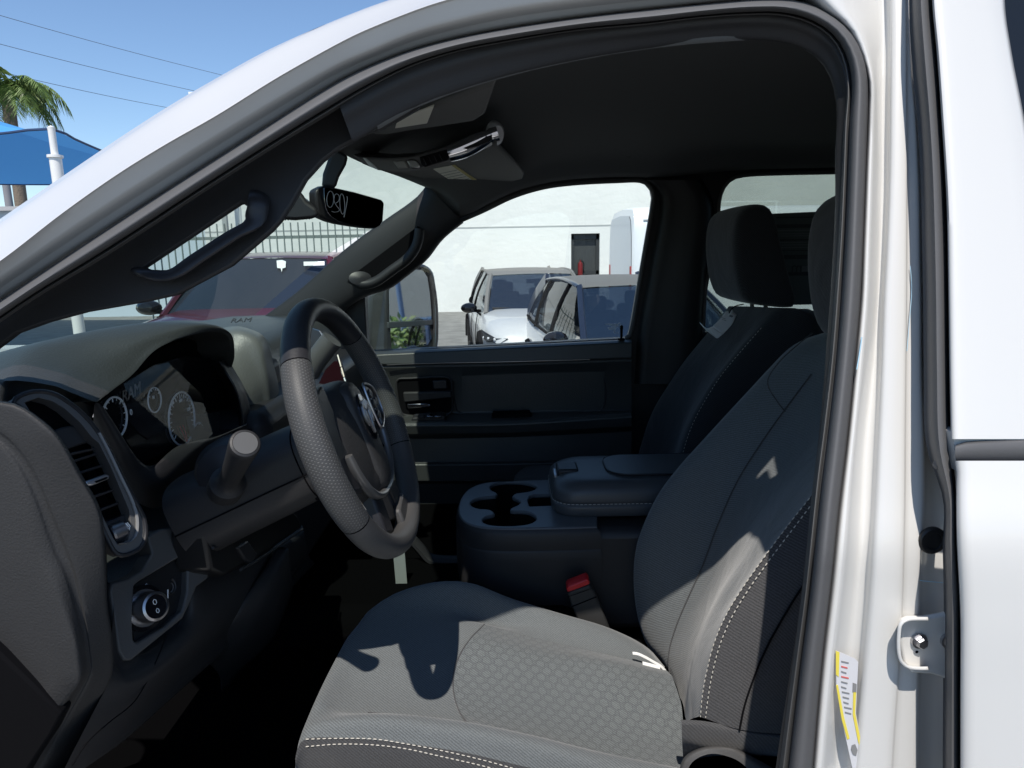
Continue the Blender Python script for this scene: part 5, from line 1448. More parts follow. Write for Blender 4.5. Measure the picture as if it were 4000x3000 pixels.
# rear-view mirror
MN = Vector((.74, -.67, -.02)).normalized()
mp0 = U(1365, 790, .93)
def mpn(x, y, h=0): return onplane(x, y, mp0 + MN * h, MN)
mo_ = zp(17, [(380, 320), (430, 298), (700, 340), (1200, 450), (1700, 590), (1900, 650), (1960, 700), (1972, 770), (1950, 1000), (1930, 1200), (1870, 1320), (1740, 1385), (1500, 1370), (1150, 1320), (800, 1260), (560, 1190), (380, 1110), (300, 1040), (250, 900), (225, 700), (215, 480), (240, 390)])
mir = prism('rear_view_mirror', [mpn(x, y, 0) for x, y in mo_], -MN * .028, TRIM2, TR, .005, 3)
mg = zp(17, [(425, 350), (480, 335), (1000, 425), (1500, 555), (1880, 665), (1940, 720), (1950, 790), (1920, 1200), (1860, 1300), (1740, 1355), (1500, 1345), (1150, 1290), (800, 1205), (620, 1090), (520, 980), (465, 850), (435, 650)])
mgl = prism('mirror_glass', [mpn(x, y, .0022) for x, y in mg], -MN * .002, MIRRORD, mir, .0008)
def stroke(pts, closed=False):
    return tube('handwritten_digit', [mpn(x, y, .0028) for x, y in zp(17, pts)], .00055, CHALK, mgl, n=40, seg=5, closed=closed)
ell = lambda cx, cy, rx, ry, tl=0: [(cx + rx * math.cos(t) - tl * ry * math.sin(t), cy + ry * math.sin(t)) for t in [2 * math.pi * i / 12 for i in range(12)]]
stroke(ell(588, 640, 88, 208, .03), True)
stroke([(690, 600), (695, 550), (735, 503), (790, 522), (822, 600), (800, 680), (735, 738)])
stroke([(688, 570), (682, 670), (730, 780), (822, 915), (790, 945), (690, 966), (622, 944)])
stroke(ell(892, 760, 62, 262, -.05), True)
stroke([(1010, 560), (1023, 620), (1005, 760), (972, 930), (935, 1095)])
stem = zp(2, [(520, 470), (600, 510), (585, 570), (540, 650), (518, 720), (430, 712), (438, 620), (460, 560), (480, 500)])
prism('mirror_stem', [U(x, y, .90) for x, y in stem], (-.01, .03, 0), TRIM, mir, .006)
pod = zp(18, [(1090, 190), (1200, 270), (1330, 330), (1420, 352), (1560, 362), (1700, 348), (1772, 322), (1745, 250), (1660, 190), (1610, 110), (1500, 60), (1300, 60)])
podm = prism('camera_housing', [U(x, y, .84) for x, y in pod], (-.04, .10, .02), TRIM2, mir, .012, 3)
for i in range(9):
    tube('housing_rib', [U(x, y, .838) for x, y in zp(18, [(1450 + i * 26, 332 - i * .6), (1472 + i * 26, 355 - i * 1.2)])], .0014, BLACK, podm, n=3, seg=5)

# window price sheet on the rear passenger window, read from behind
shx = [(1140, 432), (1600, 412), (1600, 1080), (1270, 1092)]
ST = mat('sheet_back', (.16, .175, .17), .7)
pw = bpy.data.objects['rear_passenger_window']
sht = prism('price_sheet', up(7, [(1135, 432), (1640, 410), (1640, 1082), (1160, 1092)], YW + .027), (0, .002, 0), ST, pw)
SB = mat('sheet_print_dark', (.085, .092, .092), .8); SL = mat('sheet_print_pale', (.25, .265, .26), .8)
for y, h, m_ in [(450, 10, SB), (505, 26, SB), (545, 8, SL), (570, 6, SL), (585, 6, SL), (612, 10, SB), (632, 6, SL), (650, 6, SL), (668, 6, SL), (690, 6, SB), (725, 30, SB), (850, 24, SB)]:
    prism('sheet_band', up(7, [(1165, y + 6), (1620, y), (1620, y + h), (1165, y + h + 6)], YW + .0262), (0, .0005, 0), m_, sht)
prism('sheet_box', up(7, [(1350, 810), (1620, 800), (1620, 845), (1350, 850)], YW + .0262), (0, .0005, 0), SL, sht)
text('sheet_mark', 'm', U(*zp(7, [(1312, 822)])[0], YW + .025), (-1, 0, .02), (0, 0, 1), .05, SB, sht)

# ================================================================== passenger towing mirror outside
YM = 2.12
tm = zp(6, [(250, 760), (330, 700), (372, 660), (430, 615), (540, 578), (610, 585), (652, 622), (668, 690), (686, 830), (690, 1000), (684, 1140), (640, 1230), (380, 1250), (250, 1230)])
TMN = Vector((.765, -.640, .070)).normalized()
tm0 = U(1610, 1200, YM + .02)
def tpl(pts, h=0, N=TMN): return [onplane(x, y, tm0 + N * h, N) for x, y in zp(6, pts)]
tmo = [(352, 720), (372, 660), (430, 612), (540, 575), (612, 583), (654, 622), (668, 690), (686, 830), (690, 1000), (684, 1140), (640, 1220), (380, 1235), (352, 1200)]
mback = prism('towing_mirror', tpl(tmo, -.004), TMN * -.09, mat('mirror_shell', (.035, .036, .04), .35), TR, .012, 3)
tube('mirror_rim', tpl([(372, 700), (430, 618), (540, 580), (608, 588), (648, 625), (662, 690), (680, 830), (684, 1000), (676, 1130), (640, 1205)], .004), .011, mat('mirror_rim_gloss', (.05, .05, .055), .12, spec=.7, coat=1), mback, n=40, seg=10)
prism('mirror_glass', tpl([(374, 740), (405, 672), (470, 622), (545, 600), (598, 604), (628, 650), (645, 760), (655, 880), (655, 940), (376, 955)]), -TMN * .003, MIRROR, mback)
TMN2 = Vector((.70, -.70, -.10)).normalized()
prism('convex_glass', tpl([(382, 990), (520, 975), (640, 965), (656, 1060), (630, 1100), (560, 1120), (392, 1135)], 0, TMN), -TMN * .003, MIRROR, mback)
prism('glass_divider', tpl([(370, 950), (664, 935), (666, 968), (372, 992)], .004), -TMN * .02, mat('mirror_frame', (.06, .065, .07), .4), mback, .002)
prism('mirror_arm', [U(x, y, YM - .06) for x, y in zp(6, [(248, 770), (366, 690), (368, 1140), (245, 1150)])], (-.05, .05, 0), mat('mirror_arm_grey', (.06, .062, .065), .45), mback, .01)

# truck's own bonnet, seen low through the windshield
hb_ = []
for y, dz in ((.10, -.10), (.20, -.02), (.45, .0), (.55, .045), (.95, .055), (1.35, .045), (1.45, .0), (1.70, -.02), (1.80, -.10)):
    hb_.append([Vector((x, y, 1.47 + dz + e)) for x, e in ((-1.18, 0), (-1.5, .0), (-2.0, -.03), (-2.45, -.10), (-2.55, -.22))])
loft('bonnet', hb_, WHITE, TR, n=20, m=3)
box('cowl_panel', (-1.14, .95, 1.45), (.10, 1.6, .05), BLACK, TR, .01)

# ================================================================== background vehicles
WGL = mat('car_glass', (.020, .028, .040), .04, spec=.6)
WGLB = glass('car_windshield', (.20, .23, .27), .28)
WGLS = glass('car_side_glass', (.34, .38, .40), .12)
CABIN = mat('car_cabin_dark', (.03, .032, .036), .8)
TYRE = mat('tyre', (.02, .02, .02), .85)
HLAMP = mat('headlamp_dark', (.03, .035, .04), .1)
LENSW = mat('headlamp_white', (.7, .72, .75), .1)
def suv(name, label, cat, loc, head, paint, roofm, frame, group, mirm, k=1.0, wmat=None):
    r = thing(name, (0, 0, 0), label, cat, group)
    def mm(rows, nm, m_, par=r, a=50, mir=True):
        rows = [[Vector(p) for p in row] for row in rows]
        if mir:
            rows = [[Vector((p.x, -p.y, p.z)) for p in reversed(row) if abs(p.y) > 1e-6] + row if abs(row[0].y) < 1e-6 else row for row in rows]
        v, f = grid(rows)
        return obj(nm, v, f, m_, par, angle=a)
    # body: stations front to rear, profile from bonnet centre over the shoulder to the sill
    st_ = [(2.36, .50, .62, .70, .74), (2.30, .36, .80, .80, .86), (2.10, .30, .90, .90, .97), (1.70, .28, .94, .97, 1.03), (1.25, .28, .95, 1.00, 1.07), (1.00, .28, .95, 1.01, 1.09), (.2, .27, .955, 1.01, 1.06), (-.8, .27, .955, 1.03, 1.06), (-1.7, .28, .95, 1.05, 1.08), (-2.15, .34, .90, 1.02, 1.06), (-2.33, .45, .80, .92, .97)]
    rows = []
    for x, zb, ym, zs, zt in st_:
        rows.append([(x, 0, zt), (x, ym * .45, zt - .005), (x, ym * .72, lerp(zs, zt, .75)), (x, ym * .90, zs + .005), (x, ym * .975, zs - .06), (x, ym, zs - .22), (x, ym * .985, zb + .20), (x, ym * .93, zb), (x, ym * .6, zb - .02)])
    body = mm(rows, 'body', paint)
    fr_ = [Vector(p) for p in rows[0]]
    nose = [(p.x, p.y, p.z) for p in fr_]
    obj('bumper', [Vector((p.x + (.03 if i in (3, 4, 5) else .0), s * p.y, p.z)) for s in (1, -1) for i, p in enumerate(fr_)], [tuple(range(9)) + tuple(range(17, 8, -1))], paint, r)
    tl_ = [Vector(p) for p in rows[-1]]
    obj('tailgate', [Vector((p.x - .01, s * p.y, p.z)) for s in (1, -1) for p in tl_], [tuple(range(9)) + tuple(range(17, 8, -1))], paint, r)
    # greenhouse
    def cut(x0, z0, y0, x1, z1, y1, n=5, bow=.05):
        out = []
        for i in range(n):
            t = i / (n - 1)
            row = []
            for s in (0, .35, .7, .9, 1.0):
                row.append((lerp(x0, x1, t) + bow * (1 - s * s), lerp(y0, y1, t) * s, lerp(z0, z1, t) + .02 * (1 - s * s)))
            out.append(row)
        return out
    ws = mm(cut(1.02, 1.03, .80, .18, 1.545, .63, 6, .12), 'windshield', wmat or WGLB)
    rr_ = []
    for x_, z_, y_, b_w in ((.19, 1.546, .64, .12), (.11, 1.566, .66, .11), (-.05, 1.588, .675, .09), (-.4, 1.610, .68, .05), (-.9, 1.615, .675, .02), (-1.4, 1.60, .66, 0), (-1.78, 1.56, .61, -.03)):
        rr_.append([(x_ + b_w * (1 - q * q), y_ * q, z_ + .025 * (1 - q * q)) for q in (0, .35, .7, .9, 1.0)])
    mm(rr_, 'roof', roofm)
    mm(cut(-1.78, 1.55, .60, -2.18, 1.06, .74, 4, -.05), 'rear_glass', WGLS if wmat is None else WGL)
    for s in (1, -1):
        def sd(t, b): return None
        bx0 = [(.98, .895, 1.00), (.3, .915, 1.01), (-.6, .915, 1.02), (-1.5, .90, 1.05), (-2.12, .84, 1.06)]
        tx0 = [(.14, .68, 1.535), (.0, .69, 1.56), (-.6, .69, 1.585), (-1.4, .675, 1.555), (-1.72, .65, 1.54)]
        rws = []
        for t in (0, .25, .5, .75, 1):
            rws.append([Vector((lerp(a[0], b[0], t), s * (lerp(a[1], b[1], t) + .03 * math.sin(math.pi * t)), lerp(a[2], b[2], t))) for a, b in zip(bx0, tx0)])
        v, f = grid(rws)
        obj('side_glass', v, f, WGLS if wmat is None else WGL, r)
        col_of = lambda a, b, t: Vector((lerp(a[0], b[0], t), s * (lerp(a[1], b[1], t) + .03 * math.sin(math.pi * t) + .006), lerp(a[2], b[2], t)))
        # pillars and roof rail
        sweep('pillar', [Vector((1.06, s * .83, 1.02)), Vector((.62, s * .755, 1.31)), Vector((.16, s * .66, 1.56))], [(.018, -.028), (.024, 0), (.018, .028), (-.02, .028), (-.02, -.028)], frame, r, n=12, upv=(.3, s * .5, .8))
        for xx in (-.15, -1.12):
            a = (xx, .915, 1.01); b = (xx - .02 - .1 * (xx < -1), .688, 1.57)
            sweep('pillar', [col_of(a, b, t) for t in (0, .3, .6, 1)], [(.012, -.04), (.012, .04), (-.012, .04), (-.012, -.04)], BLACK, r, n=8, upv=(0, s, .3))
        sweep('pillar', [Vector((-2.16, s * .82, 1.06)), Vector((-1.95, s * .75, 1.33)), Vector((-1.74, s * .64, 1.56))], [(.03, -.12), (.03, .12), (-.02, .12), (-.02, -.12)], frame, r, n=8, upv=(0, s, .3))
        sweep('roof_rail', [Vector((.16, s * .675, 1.555)), Vector((-.1, s * .69, 1.59)), Vector((-.7, s * .69, 1.612)), Vector((-1.4, s * .672, 1.58)), Vector((-1.76, s * .64, 1.555))], circ(.020, 8, .030), frame, r, n=20)
        sweep('belt_trim', [Vector((x, s * (y + .012), z)) for x, y, z in bx0], circ(.014, 6), BLACK, r, n=20)
        # mirror
        lathe('door_mirror', Vector((.80, s * 1.06, 1.09)), Vector((1, 0, .05)), [(0, .11), (.06, .10), (.10, .05), (.108, 0), (.10, -.03), (0, -.035)], mirm, r, 20, x=(0, 0, 1), sx=.72, sy=1.15)
        box('mirror_stalk', (.80, s * .95, 1.045), (.06, .14, .04), BLACK, r, .01)
        # headlamp
        hl = [(2.30, .62, .80), (2.24, .78, .80), (2.02, .905, .86), (1.86, .945, .885), (1.88, .948, .80), (2.10, .90, .74), (2.28, .74, .73)]
        v = [Vector((x + .030, s * (y + .022), z)) for x, y, z in hl]
        hlm = obj('headlamp', v, [tuple(range(7))] if s > 0 else [tuple(range(6, -1, -1))], HLAMP, r, smooth=False)
        for q in ((2.22, .80), (2.10, .872), (1.98, .922)):
            lathe('lamp_element', Vector((q[0] + .034, s * (q[1] + .022), .785)), Vector((.7, s * .6, 0)), [(.020, 0), (.012, .004), (0, .006)], LENSW, hlm, 10)
        obj('tail_lamp', [Vector((x, s * y, z)) for x, y, z in [(-2.34, .55, .96), (-2.30, .84, .95), (-2.05, .93, .96), (-2.05, .94, .85), (-2.30, .85, .84), (-2.345, .55, .86)]], [tuple(range(6))], mat('tail_red', (.3, .01, .01), .2) if 'tail_red' not in bpy.data.materials else bpy.data.materials['tail_red'], r)
        for x in (1.42, -1.45):
            w_ = lathe('wheel', Vector((x, s * .84, .36)), Vector((0, s, 0)), [(.36, -.10), (.365, 0), (.36, .09), (.29, .115), (.25, .11), (.24, .07), (0, .06)], TYRE, r, 28)
            lathe('rim', Vector((x, s * .84, .36)), Vector((0, s, 0)), [(.24, .072), (.2, .085), (.06, .10), (0, .10)], SATIN, w_, 20)
            tube('wheel_arch', [Vector((x + .42 * math.cos(t), s * .945, .36 + .42 * math.sin(t))) for t in [math.pi * i / 10 for i in range(11)]], .045, BLACK, r, seg=6)
        sweep('door_line', [Vector((.72, s * .958, .35)), Vector((.75, s * .968, .75)), Vector((.86, s * .94, 1.0))], circ(.006, 5), BLACK, body, n=8)
        sweep('door_line', [Vector((-.22, s * .958, .33)), Vector((-.22, s * .968, .75)), Vector((-.20, s * .94, 1.0))], circ(.006, 5), BLACK, body, n=8)
    prism('grille', [Vector((2.372, y, z)) for y, z in ((-.5, .70), (.5, .70), (.55, .58), (-.55, .58))], (.01, 0, 0), GLOSS, r, .01)
    prism('lower_intake', [Vector((2.365, y, z)) for y, z in ((-.6, .52), (.6, .52), (.52, .38), (-.52, .38))], (.01, 0, 0), BLACK, r, .01)
    sweep('wiper', [Vector((1.07, -.62, 1.045)), Vector((1.13, -.2, 1.06)), Vector((1.13, .3, 1.06))], circ(.014, 6), BLACK, r, n=10)
    if wmat is None:
        prism('cabin_deck', [Vector((x, y, 1.10)) for x, y in ((.98, -.72), (1.05, 0), (.98, .72), (-2.0, .70), (-2.0, -.70))], (0, 0, -.02), CABIN, r)
        for s in (1, -1):
            for sx_ in (-.25, -1.15):
                sb_ = box('seat_back', (sx_, s * .38, 1.16), (.16, .46, .22), CABIN, r, .05)
                box('seat_headrest', (sx_ - .02, s * .38, 1.34), (.10, .26, .17), CABIN, sb_, .04)
        box('inner_mirror', (.30, 0, 1.45), (.04, .22, .07), CABIN, r, .01)
    r.location = loc
    r.rotation_euler = (0, 0, head)
    r.scale = (k, k, k)
    return r

SILV = mat('dusty_white_paint', (.52, .54, .56), .35, coat=.6)
ROOFD = mat('dusty_dark_roof', (.15, .147, .14), .6)
ROOFG = mat('dusty_grey_roof', (.19, .185, .175), .6)
BLUEP = mat('navy_pillar_paint', (.016, .022, .042), .3, coat=.5)
GRP = 'vehicles parked beyond the truck'
def hd(dx, dy): return math.atan2(dy, dx)
suv('parked_suv', 'white crossover with grey roof parked nearest the white wall', 'car', (.30, 9.72, 0), hd(.12, -1), SILV, ROOFG, ROOFG, GRP, GLOSS, .915)
suv('parked_suv', 'white crossover with navy pillars parked in front, nearer the truck', 'car', (1.24, 6.27, 0), hd(.14, -1), SILV, ROOFD, BLUEP, GRP, GLOSS, .905)
REDP = mat('red_paint', (.085, .008, .010), .3, coat=.6)
rs_ = suv('parked_suv', 'red vehicle with dark windshield seen through the truck windshield', 'car', (-2.95, 8.1, 0), hd(.05, -1), REDP, REDP, REDP, GRP, GLOSS, 1.10, WGL)
bl_ = suv('parked_suv', 'blue car behind the truck, seen only in the towing mirror', 'car', (9.0, 3.3, 0), hd(-1, .1), mat('bright_blue_paint', (.02, .12, .45), .3, coat=.6), BLUEP, BLUEP, GRP, GLOSS, 1.0)
# hang tag and sticker behind the red vehicle's glass
rm = Matrix.Translation(rs_.location) @ Matrix.Rotation(rs_.rotation_euler[2], 4, 'Z') @ Matrix.Scale(1.10, 4)
gn = (rm.to_3x3() @ Vector((.515, 0, .84))).normalized()
g0 = rm @ Vector((1.02 + .13, 0, 1.06))
for nm_, pts_ in (('hang_tag', [(1395, 705), (1440, 700), (1475, 712), (1472, 765), (1445, 772), (1440, 805), (1430, 772), (1400, 768)]), ('glass_sticker', [(1628, 715), (1808, 712), (1808, 745), (1630, 750)])):
    o_ = prism(nm_, [onplane(x, y, g0, gn) for x, y in zp(18, pts_)], gn * .004, PAPER, None)
    o_.parent = rs_
    o_.matrix_parent_inverse = rm.inverted()
# white panel van
van = thing('panel_van', (0, 0, 0), 'tall white panel van parked beside the dark doorway', 'van', None)
prof_ = [(-1.0, .35), (-1.02, .9), (-1.0, 1.55), (-.97, 2.1), (-.90, 2.40), (-.78, 2.50), (0, 2.54), (.78, 2.50), (.90, 2.40), (.97, 2.1), (1.0, 1.55), (1.02, .9), (1.0, .35)]
sta_ = [(-2.9, .93), (-2.86, .985), (-2.7, 1.0), (1.6, 1.0), (1.9, .99)]
rws = [[Vector((x, y * s, .35 + (z - .35) * s)) for y, z in prof_] for x, s in sta_]
rws += [[Vector((x, y * (.98 if z < 1.3 else f2), min(z, zz))) for y, z in prof_] for x, zz, f2 in ((2.25, 2.0, .92), (2.55, 1.45, .9), (2.95, 1.15, .9), (3.05, .8, .88))]
v, f = grid(rws)
vb = obj('body', v, f, mat('van_white', (.78, .80, .82), .4, coat=.4), van, angle=50)
obj('rear_doors', [p + Vector((-.01, 0, 0)) for p in rws[0]], [tuple(range(13))], bpy.data.materials['van_white'], van)
for s in (1, -1):
    sweep('side_crease', [Vector((x, s * 1.006, 1.62)) for x in (-2.7, -1, 1.6)], circ(.03, 8, .05), bpy.data.materials['van_white'], vb, n=6)
    sweep('gutter', [Vector((x, s * .945, 2.27)) for x in (-2.7, -1, 1.6)], circ(.015, 6), mat('van_grey', (.5, .52, .54), .5) if 'van_grey' not in bpy.data.materials else bpy.data.materials['van_grey'], vb, n=6)
    for x in (1.9, -1.6):
        lathe('wheel', Vector((x, s * .9, .36)), Vector((0, s, 0)), [(.36, -.1), (.36, .1), (.25, .12), (.2, .09), (0, .09)], TYRE, van, 24)
    box('tail_lamp', (-2.90, s * .88, 1.2), (.04, .10, .5), mat('van_lamp', (.35, .02, .02), .3) if 'van_lamp' not in bpy.data.materials else bpy.data.materials['van_lamp'], van, .01)
van.location = (5.05, 13.2, 0)
van.rotation_euler = (0, 0, R(4))

# ================================================================== white building
STUC = mat('white_stucco', (.80, .80, .77), .9, bump=(6, .35), var=.05, vscale=.7, dist=.03)
BY = 20.0
bld = thing('building', (4, BY, 0), 'white stucco building wall with a dark doorway', 'building')
dx0, dx1 = UZ(2231, 983 + 1, 0).x, 0
pL, pR, pT = U(2231, 912, BY).x, U(2343, 912, BY).x, U(2290, 912, BY).z
xl = U(800, 900, BY).x
plate('wall', [Vector((xl, BY, -.1)), Vector((pL, BY, -.1)), Vector((pL, BY, pT)), Vector((pR, BY, pT)), Vector((pR, BY, -.1)), Vector((26, BY, -.1)), Vector((26, BY, 6.2)), Vector((xl, BY, 6.2))], [], (0, .35, 0), STUC, bld)
box('parapet', ((xl + 26) / 2, BY + .17, 6.27), (26 - xl + .1, .45, .14), STUC, bld)
zl = U(2000, 886, BY).z
box('wall_joint', ((xl + 26) / 2, BY - .004, zl), (26 - xl, .012, .035), mat('joint_grey', (.45, .46, .45), .9), bld)
DFR = mat('door_frame_dark', (.035, .038, .04), .5)
dr = prism('door', [Vector((pL + .02, BY + .22, 0)), Vector((pR - .02, BY + .22, 0)), Vector((pR - .02, BY + .22, pT - .02)), Vector((pL + .02, BY + .22, pT - .02))], (0, .06, 0), mat('door_glass', (.055, .06, .062), .15), bld)
for a, b2, c, d in ((pL, pL + .09, 0, pT), (pR - .09, pR, 0, pT), (pL, pR, pT - .16, pT), (pL, pR, 1.05, 1.15)):
    prism('door_frame', [Vector((a, BY + .12, c)), Vector((b2, BY + .12, c)), Vector((b2, BY + .12, d)), Vector((a, BY + .12, d))], (0, .09, 0), DFR, dr)
ex = thing('fire_extinguisher', (lerp(pL, pR, .33), BY + .05, 0), 'small red fire extinguisher in the dark doorway', 'extinguisher')
cx = lerp(pL, pR, .33)
lathe('cylinder', (cx, BY + .06, .95), (0, 0, 1), [(0, 0), (.07, .01), (.075, .05), (.075, .38), (.05, .45), (.02, .47), (.02, .52), (0, .52)], mat('extinguisher_red', (.16, .01, .01), .4), ex, 18)
tube('hose', [Vector((cx + .02, BY + .05, 1.45)), Vector((cx + .09, BY + .03, 1.40)), Vector((cx + .09, BY + .03, 1.1))], .012, BLACK, ex, n=8, seg=6)

# ================================================================== picket fence on the lot's edge
FY = 13.2
FEN = mat('grey_green_steel', (.16, .20, .19), .5)
f0, f1 = U(560, 900, FY).x, U(1560, 900, FY).x
fen = thing('fence', (f0, FY, 0), 'grey steel picket fence standing in front of the white wall', 'fence')
zt, zr = U(1200, 868, FY).z, U(1200, 925, FY).z
pk = None
x = f0
while x < f1:
    if pk is None:
        pk = box('picket', (x, FY, zt / 2 + .05), (.022, .022, zt - .1), FEN, fen)
        px0 = x
    else:
        c = pk.copy(); COL.objects.link(c); c.location = (x - px0, 0, 0)
        c.parent = fen; c.matrix_parent_inverse = pk.matrix_parent_inverse
    x += .145
for z in (zr, .35):
    box('rail', ((f0 + f1) / 2, FY + .025, z), (f1 - f0, .03, .06), FEN, fen)
fx = U(873, 850, FY).x
box('fence_post', (fx, FY + .06, 1.4), (.09, .09, 2.9), mat('galvanised', (.35, .37, .37), .5), fen, .005)

# ================================================================== shade canopy, palm, pole, wires
A_ = U(200, 503, 10.3)
can = thing('shade_canopy', (A_.x, A_.y, 0), 'blue fabric shade canopy on white steel posts', 'canopy')
PW_ = mat('white_post_paint', (.78, .78, .76), .4)
Wd, Dp = 7.5, 7.0
zc_ = A_.z
c4_ = [A_, A_ + Vector((0, Dp, 0)), A_ + Vector((-Wd, Dp, 0)), A_ + Vector((-Wd, 0, 0))]
ape = A_ + Vector((-Wd / 2, Dp / 2, .95))
def canvas():
    m = bpy.data.materials.new('blue_shade_cloth'); m.use_nodes = True
    nt = m.node_tree; o = nt.nodes['Material Output']; nt.nodes.remove(nt.nodes['Principled BSDF'])
    d = nt.nodes.new('ShaderNodeBsdfDiffuse'); d.inputs[0].default_value = (.08, .28, .56, 1)
    t = nt.nodes.new('ShaderNodeBsdfTranslucent'); t.inputs[0].default_value = (.025, .085, .19, 1)
    a = nt.nodes.new('ShaderNodeAddShader')
    nt.links.new(d.outputs[0], a.inputs[0]); nt.links.new(t.outputs[0], a.inputs[1]); nt.links.new(a.outputs[0], o.inputs[0])
    return m
rows = []
N2 = 10
ring_pts = []
for i in range(4):
    a, b2 = c4_[i], c4_[(i + 1) % 4]
    for j in range(10):
        t = j / 10
        m_ = a.lerp(b2, t)
        inw = (c4_[0] + c4_[2]) / 2 - m_
        sag = math.sin(math.pi * t)
        ring_pts.append(m_ + inw * (.10 * sag) + Vector((0, 0, -.12 * sag)))
for s in (0, .03, .15, .3, .5, .7, .85, 1):
    rows.append([p.lerp(ape, s) + Vector((0, 0, -.12 * math.sin(math.pi * s) * 1.0)) for p in ring_pts + [ring_pts[0]]])
v, f = grid(rows)
obj('canopy_cloth', v, f, canvas(), can, angle=60)
# hanging valance on the far edge
tube('edge_cable', ring_pts, .02, mat('navy_hem', (.03, .06, .14), .7), can, n=80, seg=6, closed=True)
for c in c4_:
    lathe('post', Vector((c.x, c.y, 0)), (.0, 0, 1), [(.085, 0), (.085, zc_ - .42), (.11, zc_ - .42), (.11, zc_ - .38), (.05, zc_ - .37), (.05, zc_ - .02), (.055, zc_ + .02), (0, zc_ + .05)], PW_, can, 18)
PD = 24.5
pc0 = U(25, 345, PD)
palm = thing('palm_tree', (pc0.x, pc0.y, 0), 'feather palm with drooping green fronds behind the blue canopy', 'tree')
tube('trunk', [Vector((pc0.x - .15, PD, -.1)), Vector((pc0.x - .1, PD, 3)), Vector((pc0.x, PD, pc0.z - .3))], .2, mat('palm_bark', (.20, .16, .12), .9, bump=(20, 1.0), dist=.03), palm, n=14, seg=12)
LEAF = mat('palm_leaf', (.13, .20, .05), .5, var=.5, vscale=3)
v, f = [], []
rnd = random.Random(3)
for k in range(21):
    az = 2 * math.pi * k / 21 + rnd.uniform(-.1, .1)
    el = rnd.uniform(-.1, 1.2)
    Ln = rnd.uniform(1.9, 2.5)
    d = Vector((math.cos(az) * math.cos(el), math.sin(az) * math.cos(el), math.sin(el)))
    p = pc0.copy(); pts = [p.copy()]
    for i in range(14):
        p = p + d * (Ln / 14)
        d = (d + Vector((0, 0, -.13 - .012 * i))).normalized()
        pts.append(p.copy())
    T, N = frames(pts)
    for i in range(1, 15):
        for sub_ in (0, .5):
            q = pts[i - 1].lerp(pts[i], sub_)
            b = T[i].cross(Vector((0, 0, 1)));
            if b.length < .05: b = Vector((1, 0, 0))
            b.normalize()
            w = .62 * math.sin(math.pi * min(.97, (i + sub_) / 15 * .85 + .12)) + .1
            for s in (1, -1):
                for u_ in range(2):
                    tip = q + b * s * w * rnd.uniform(.5, .8) + T[i] * rnd.uniform(.1, .35) + Vector((0, 0, -w * rnd.uniform(.3, 1.0)))
                    o = len(v)
                    e = T[i] * .022
                    v += [q - e, q + e, tip.lerp(q, .4) + e * .8 + Vector((0, 0, .06)), tip]
                    f += [(o, o + 1, o + 2), (o, o + 2, o + 3)]
obj('crown', v, f, LEAF, palm, smooth=False)
up0 = U(30, 760, 21)
pol = thing('utility_pole', (up0.x, 21, 0), 'weathered grey wooden pole beside the palm trunk', 'pole')
lathe('pole_shaft', (up0.x, 21, -.1), (0, 0, 1), [(.13, 0), (.12, 2), (.105, 4.2), (0, 4.2)], mat('grey_wood', (.22, .22, .23), .85, bump=(25, .6)), pol, 14)
lathe('pole_cap', (up0.x, 21, 4.05), (0, 0, 1), [(.115, 0), (.115, .06), (0, .08)], SATIN, pol, 14)
WIRE = mat('wire_grey', (.16, .20, .27), .6)
names = ['highest of the three thin overhead wires crossing the sky', 'middle of the three thin overhead wires crossing the sky', 'lowest of the three thin overhead wires crossing the sky']
for (a, b2), nm in zip([((0, 60), (874, 295)), ((0, 172), (778, 359)), ((0, 280), (663, 422))], names):
    p, q = U(a[0], a[1], 30), U(b2[0], b2[1], 42)
    e = (q - p)
    w_ = tube('overhead_wire', [p - e * 1.2 + Vector((0, 0, .9)), p - e * .5 + Vector((0, 0, .22)), p, p + e * .5 - Vector((0, 0, .06)), q, q + e * .6 + Vector((0, 0, .12)), q + e * 1.5 + Vector((0, 0, .8))], .013, WIRE, None, n=40, seg=6)
    tag(w_, nm, 'wire', 'overhead wires')
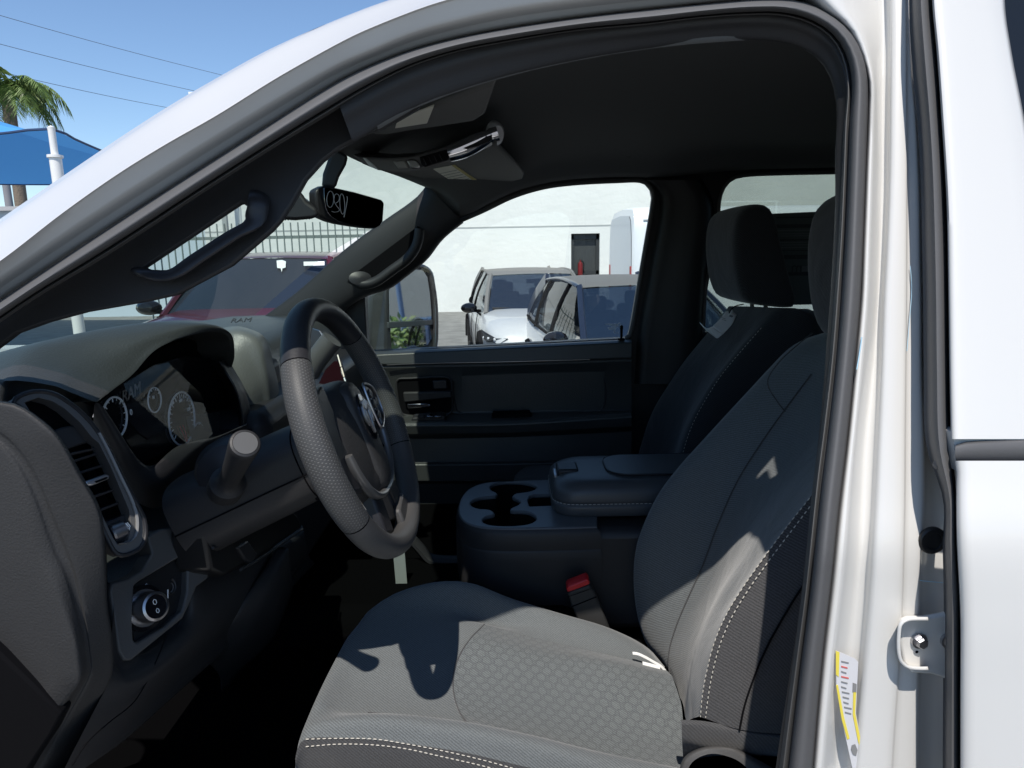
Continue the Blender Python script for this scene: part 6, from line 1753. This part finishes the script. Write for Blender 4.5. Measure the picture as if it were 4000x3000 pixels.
# shrubs and a low wall seen in the towing mirror
for i, (x, y) in enumerate([(10.6, 2.2), (12.9, 4.6), (13.4, 6.2)]):
    b = thing('shrub', (x, y, 0), ['green shrub reflected low in the towing mirror, nearest the blue car', 'green shrub reflected in the towing mirror, in the middle of three', 'green shrub reflected in the towing mirror, farthest from the blue car'][i], 'shrub', 'shrubs behind the truck')
    v, f = [], []
    for k in range(700):
        d = Vector((rnd.gauss(0, 1), rnd.gauss(0, 1), rnd.gauss(0, 1))).normalized()
        c = Vector((x, y, .9)) + Vector((d.x * .7, d.y * .7, d.z * .85)) * rnd.uniform(.5, 1)
        a1 = Vector((rnd.gauss(0, 1), rnd.gauss(0, 1), rnd.gauss(0, 1))).normalized() * .09
        b1 = a1.orthogonal().normalized() * .05
        o = len(v); v += [c - a1, c + b1, c + a1, c - b1]; f.append((o, o + 1, o + 2, o + 3))
    obj('foliage', v, f, LEAF, b, smooth=False)
    tube('stem', [Vector((x, y, -.05)), Vector((x + .05, y, .5)), Vector((x, y + .05, 1.0))], .05, bpy.data.materials['palm_bark'], b, n=6, seg=8)

# low pale building further left, steel posts and fence wall behind the truck
lowb = thing('low_building', (-12.5, 20.5, 0), 'low pale building glimpsed left of the white wall behind the fence', 'building')
PALE = mat('pale_blue_wall', (.55, .63, .70), .9)
box('wall', (-13.2, 20.6, 1.6), (9.0, .4, 3.4), PALE, lowb)
box('roof_edge', (-13.2, 20.45, 3.25), (9.2, .6, .12), mat('low_roof_grey', (.4, .4, .4), .8), lowb)
for i in range(5):
    x, y = 12.0, 2.3 + i * .8
    ps_ = lathe('steel_post', (x, y, -.1), (0, 0, 1), [(.06, 0), (.06, 3.2), (.075, 3.2), (.075, 3.24), (0, 3.26)], mat('post_blue_grey', (.10, .16, .28), .5) if 'post_blue_grey' not in bpy.data.materials else bpy.data.materials['post_blue_grey'], None, 12)
    tag(ps_, 'blue grey steel post reflected in the towing mirror, ' + ['first of the row', 'second of the row', 'middle of the row', 'fourth of the row', 'last of the row'][i], 'post', 'steel posts behind the truck')
rw_ = box('block_wall', (17, 4, 1.5), (.3, 14, 3.2), mat('brown_block', (.42, .40, .36), .9, bump=(8, .5)), None)
tag(rw_, 'pale block wall far behind the truck, seen only in mirrors', 'wall')
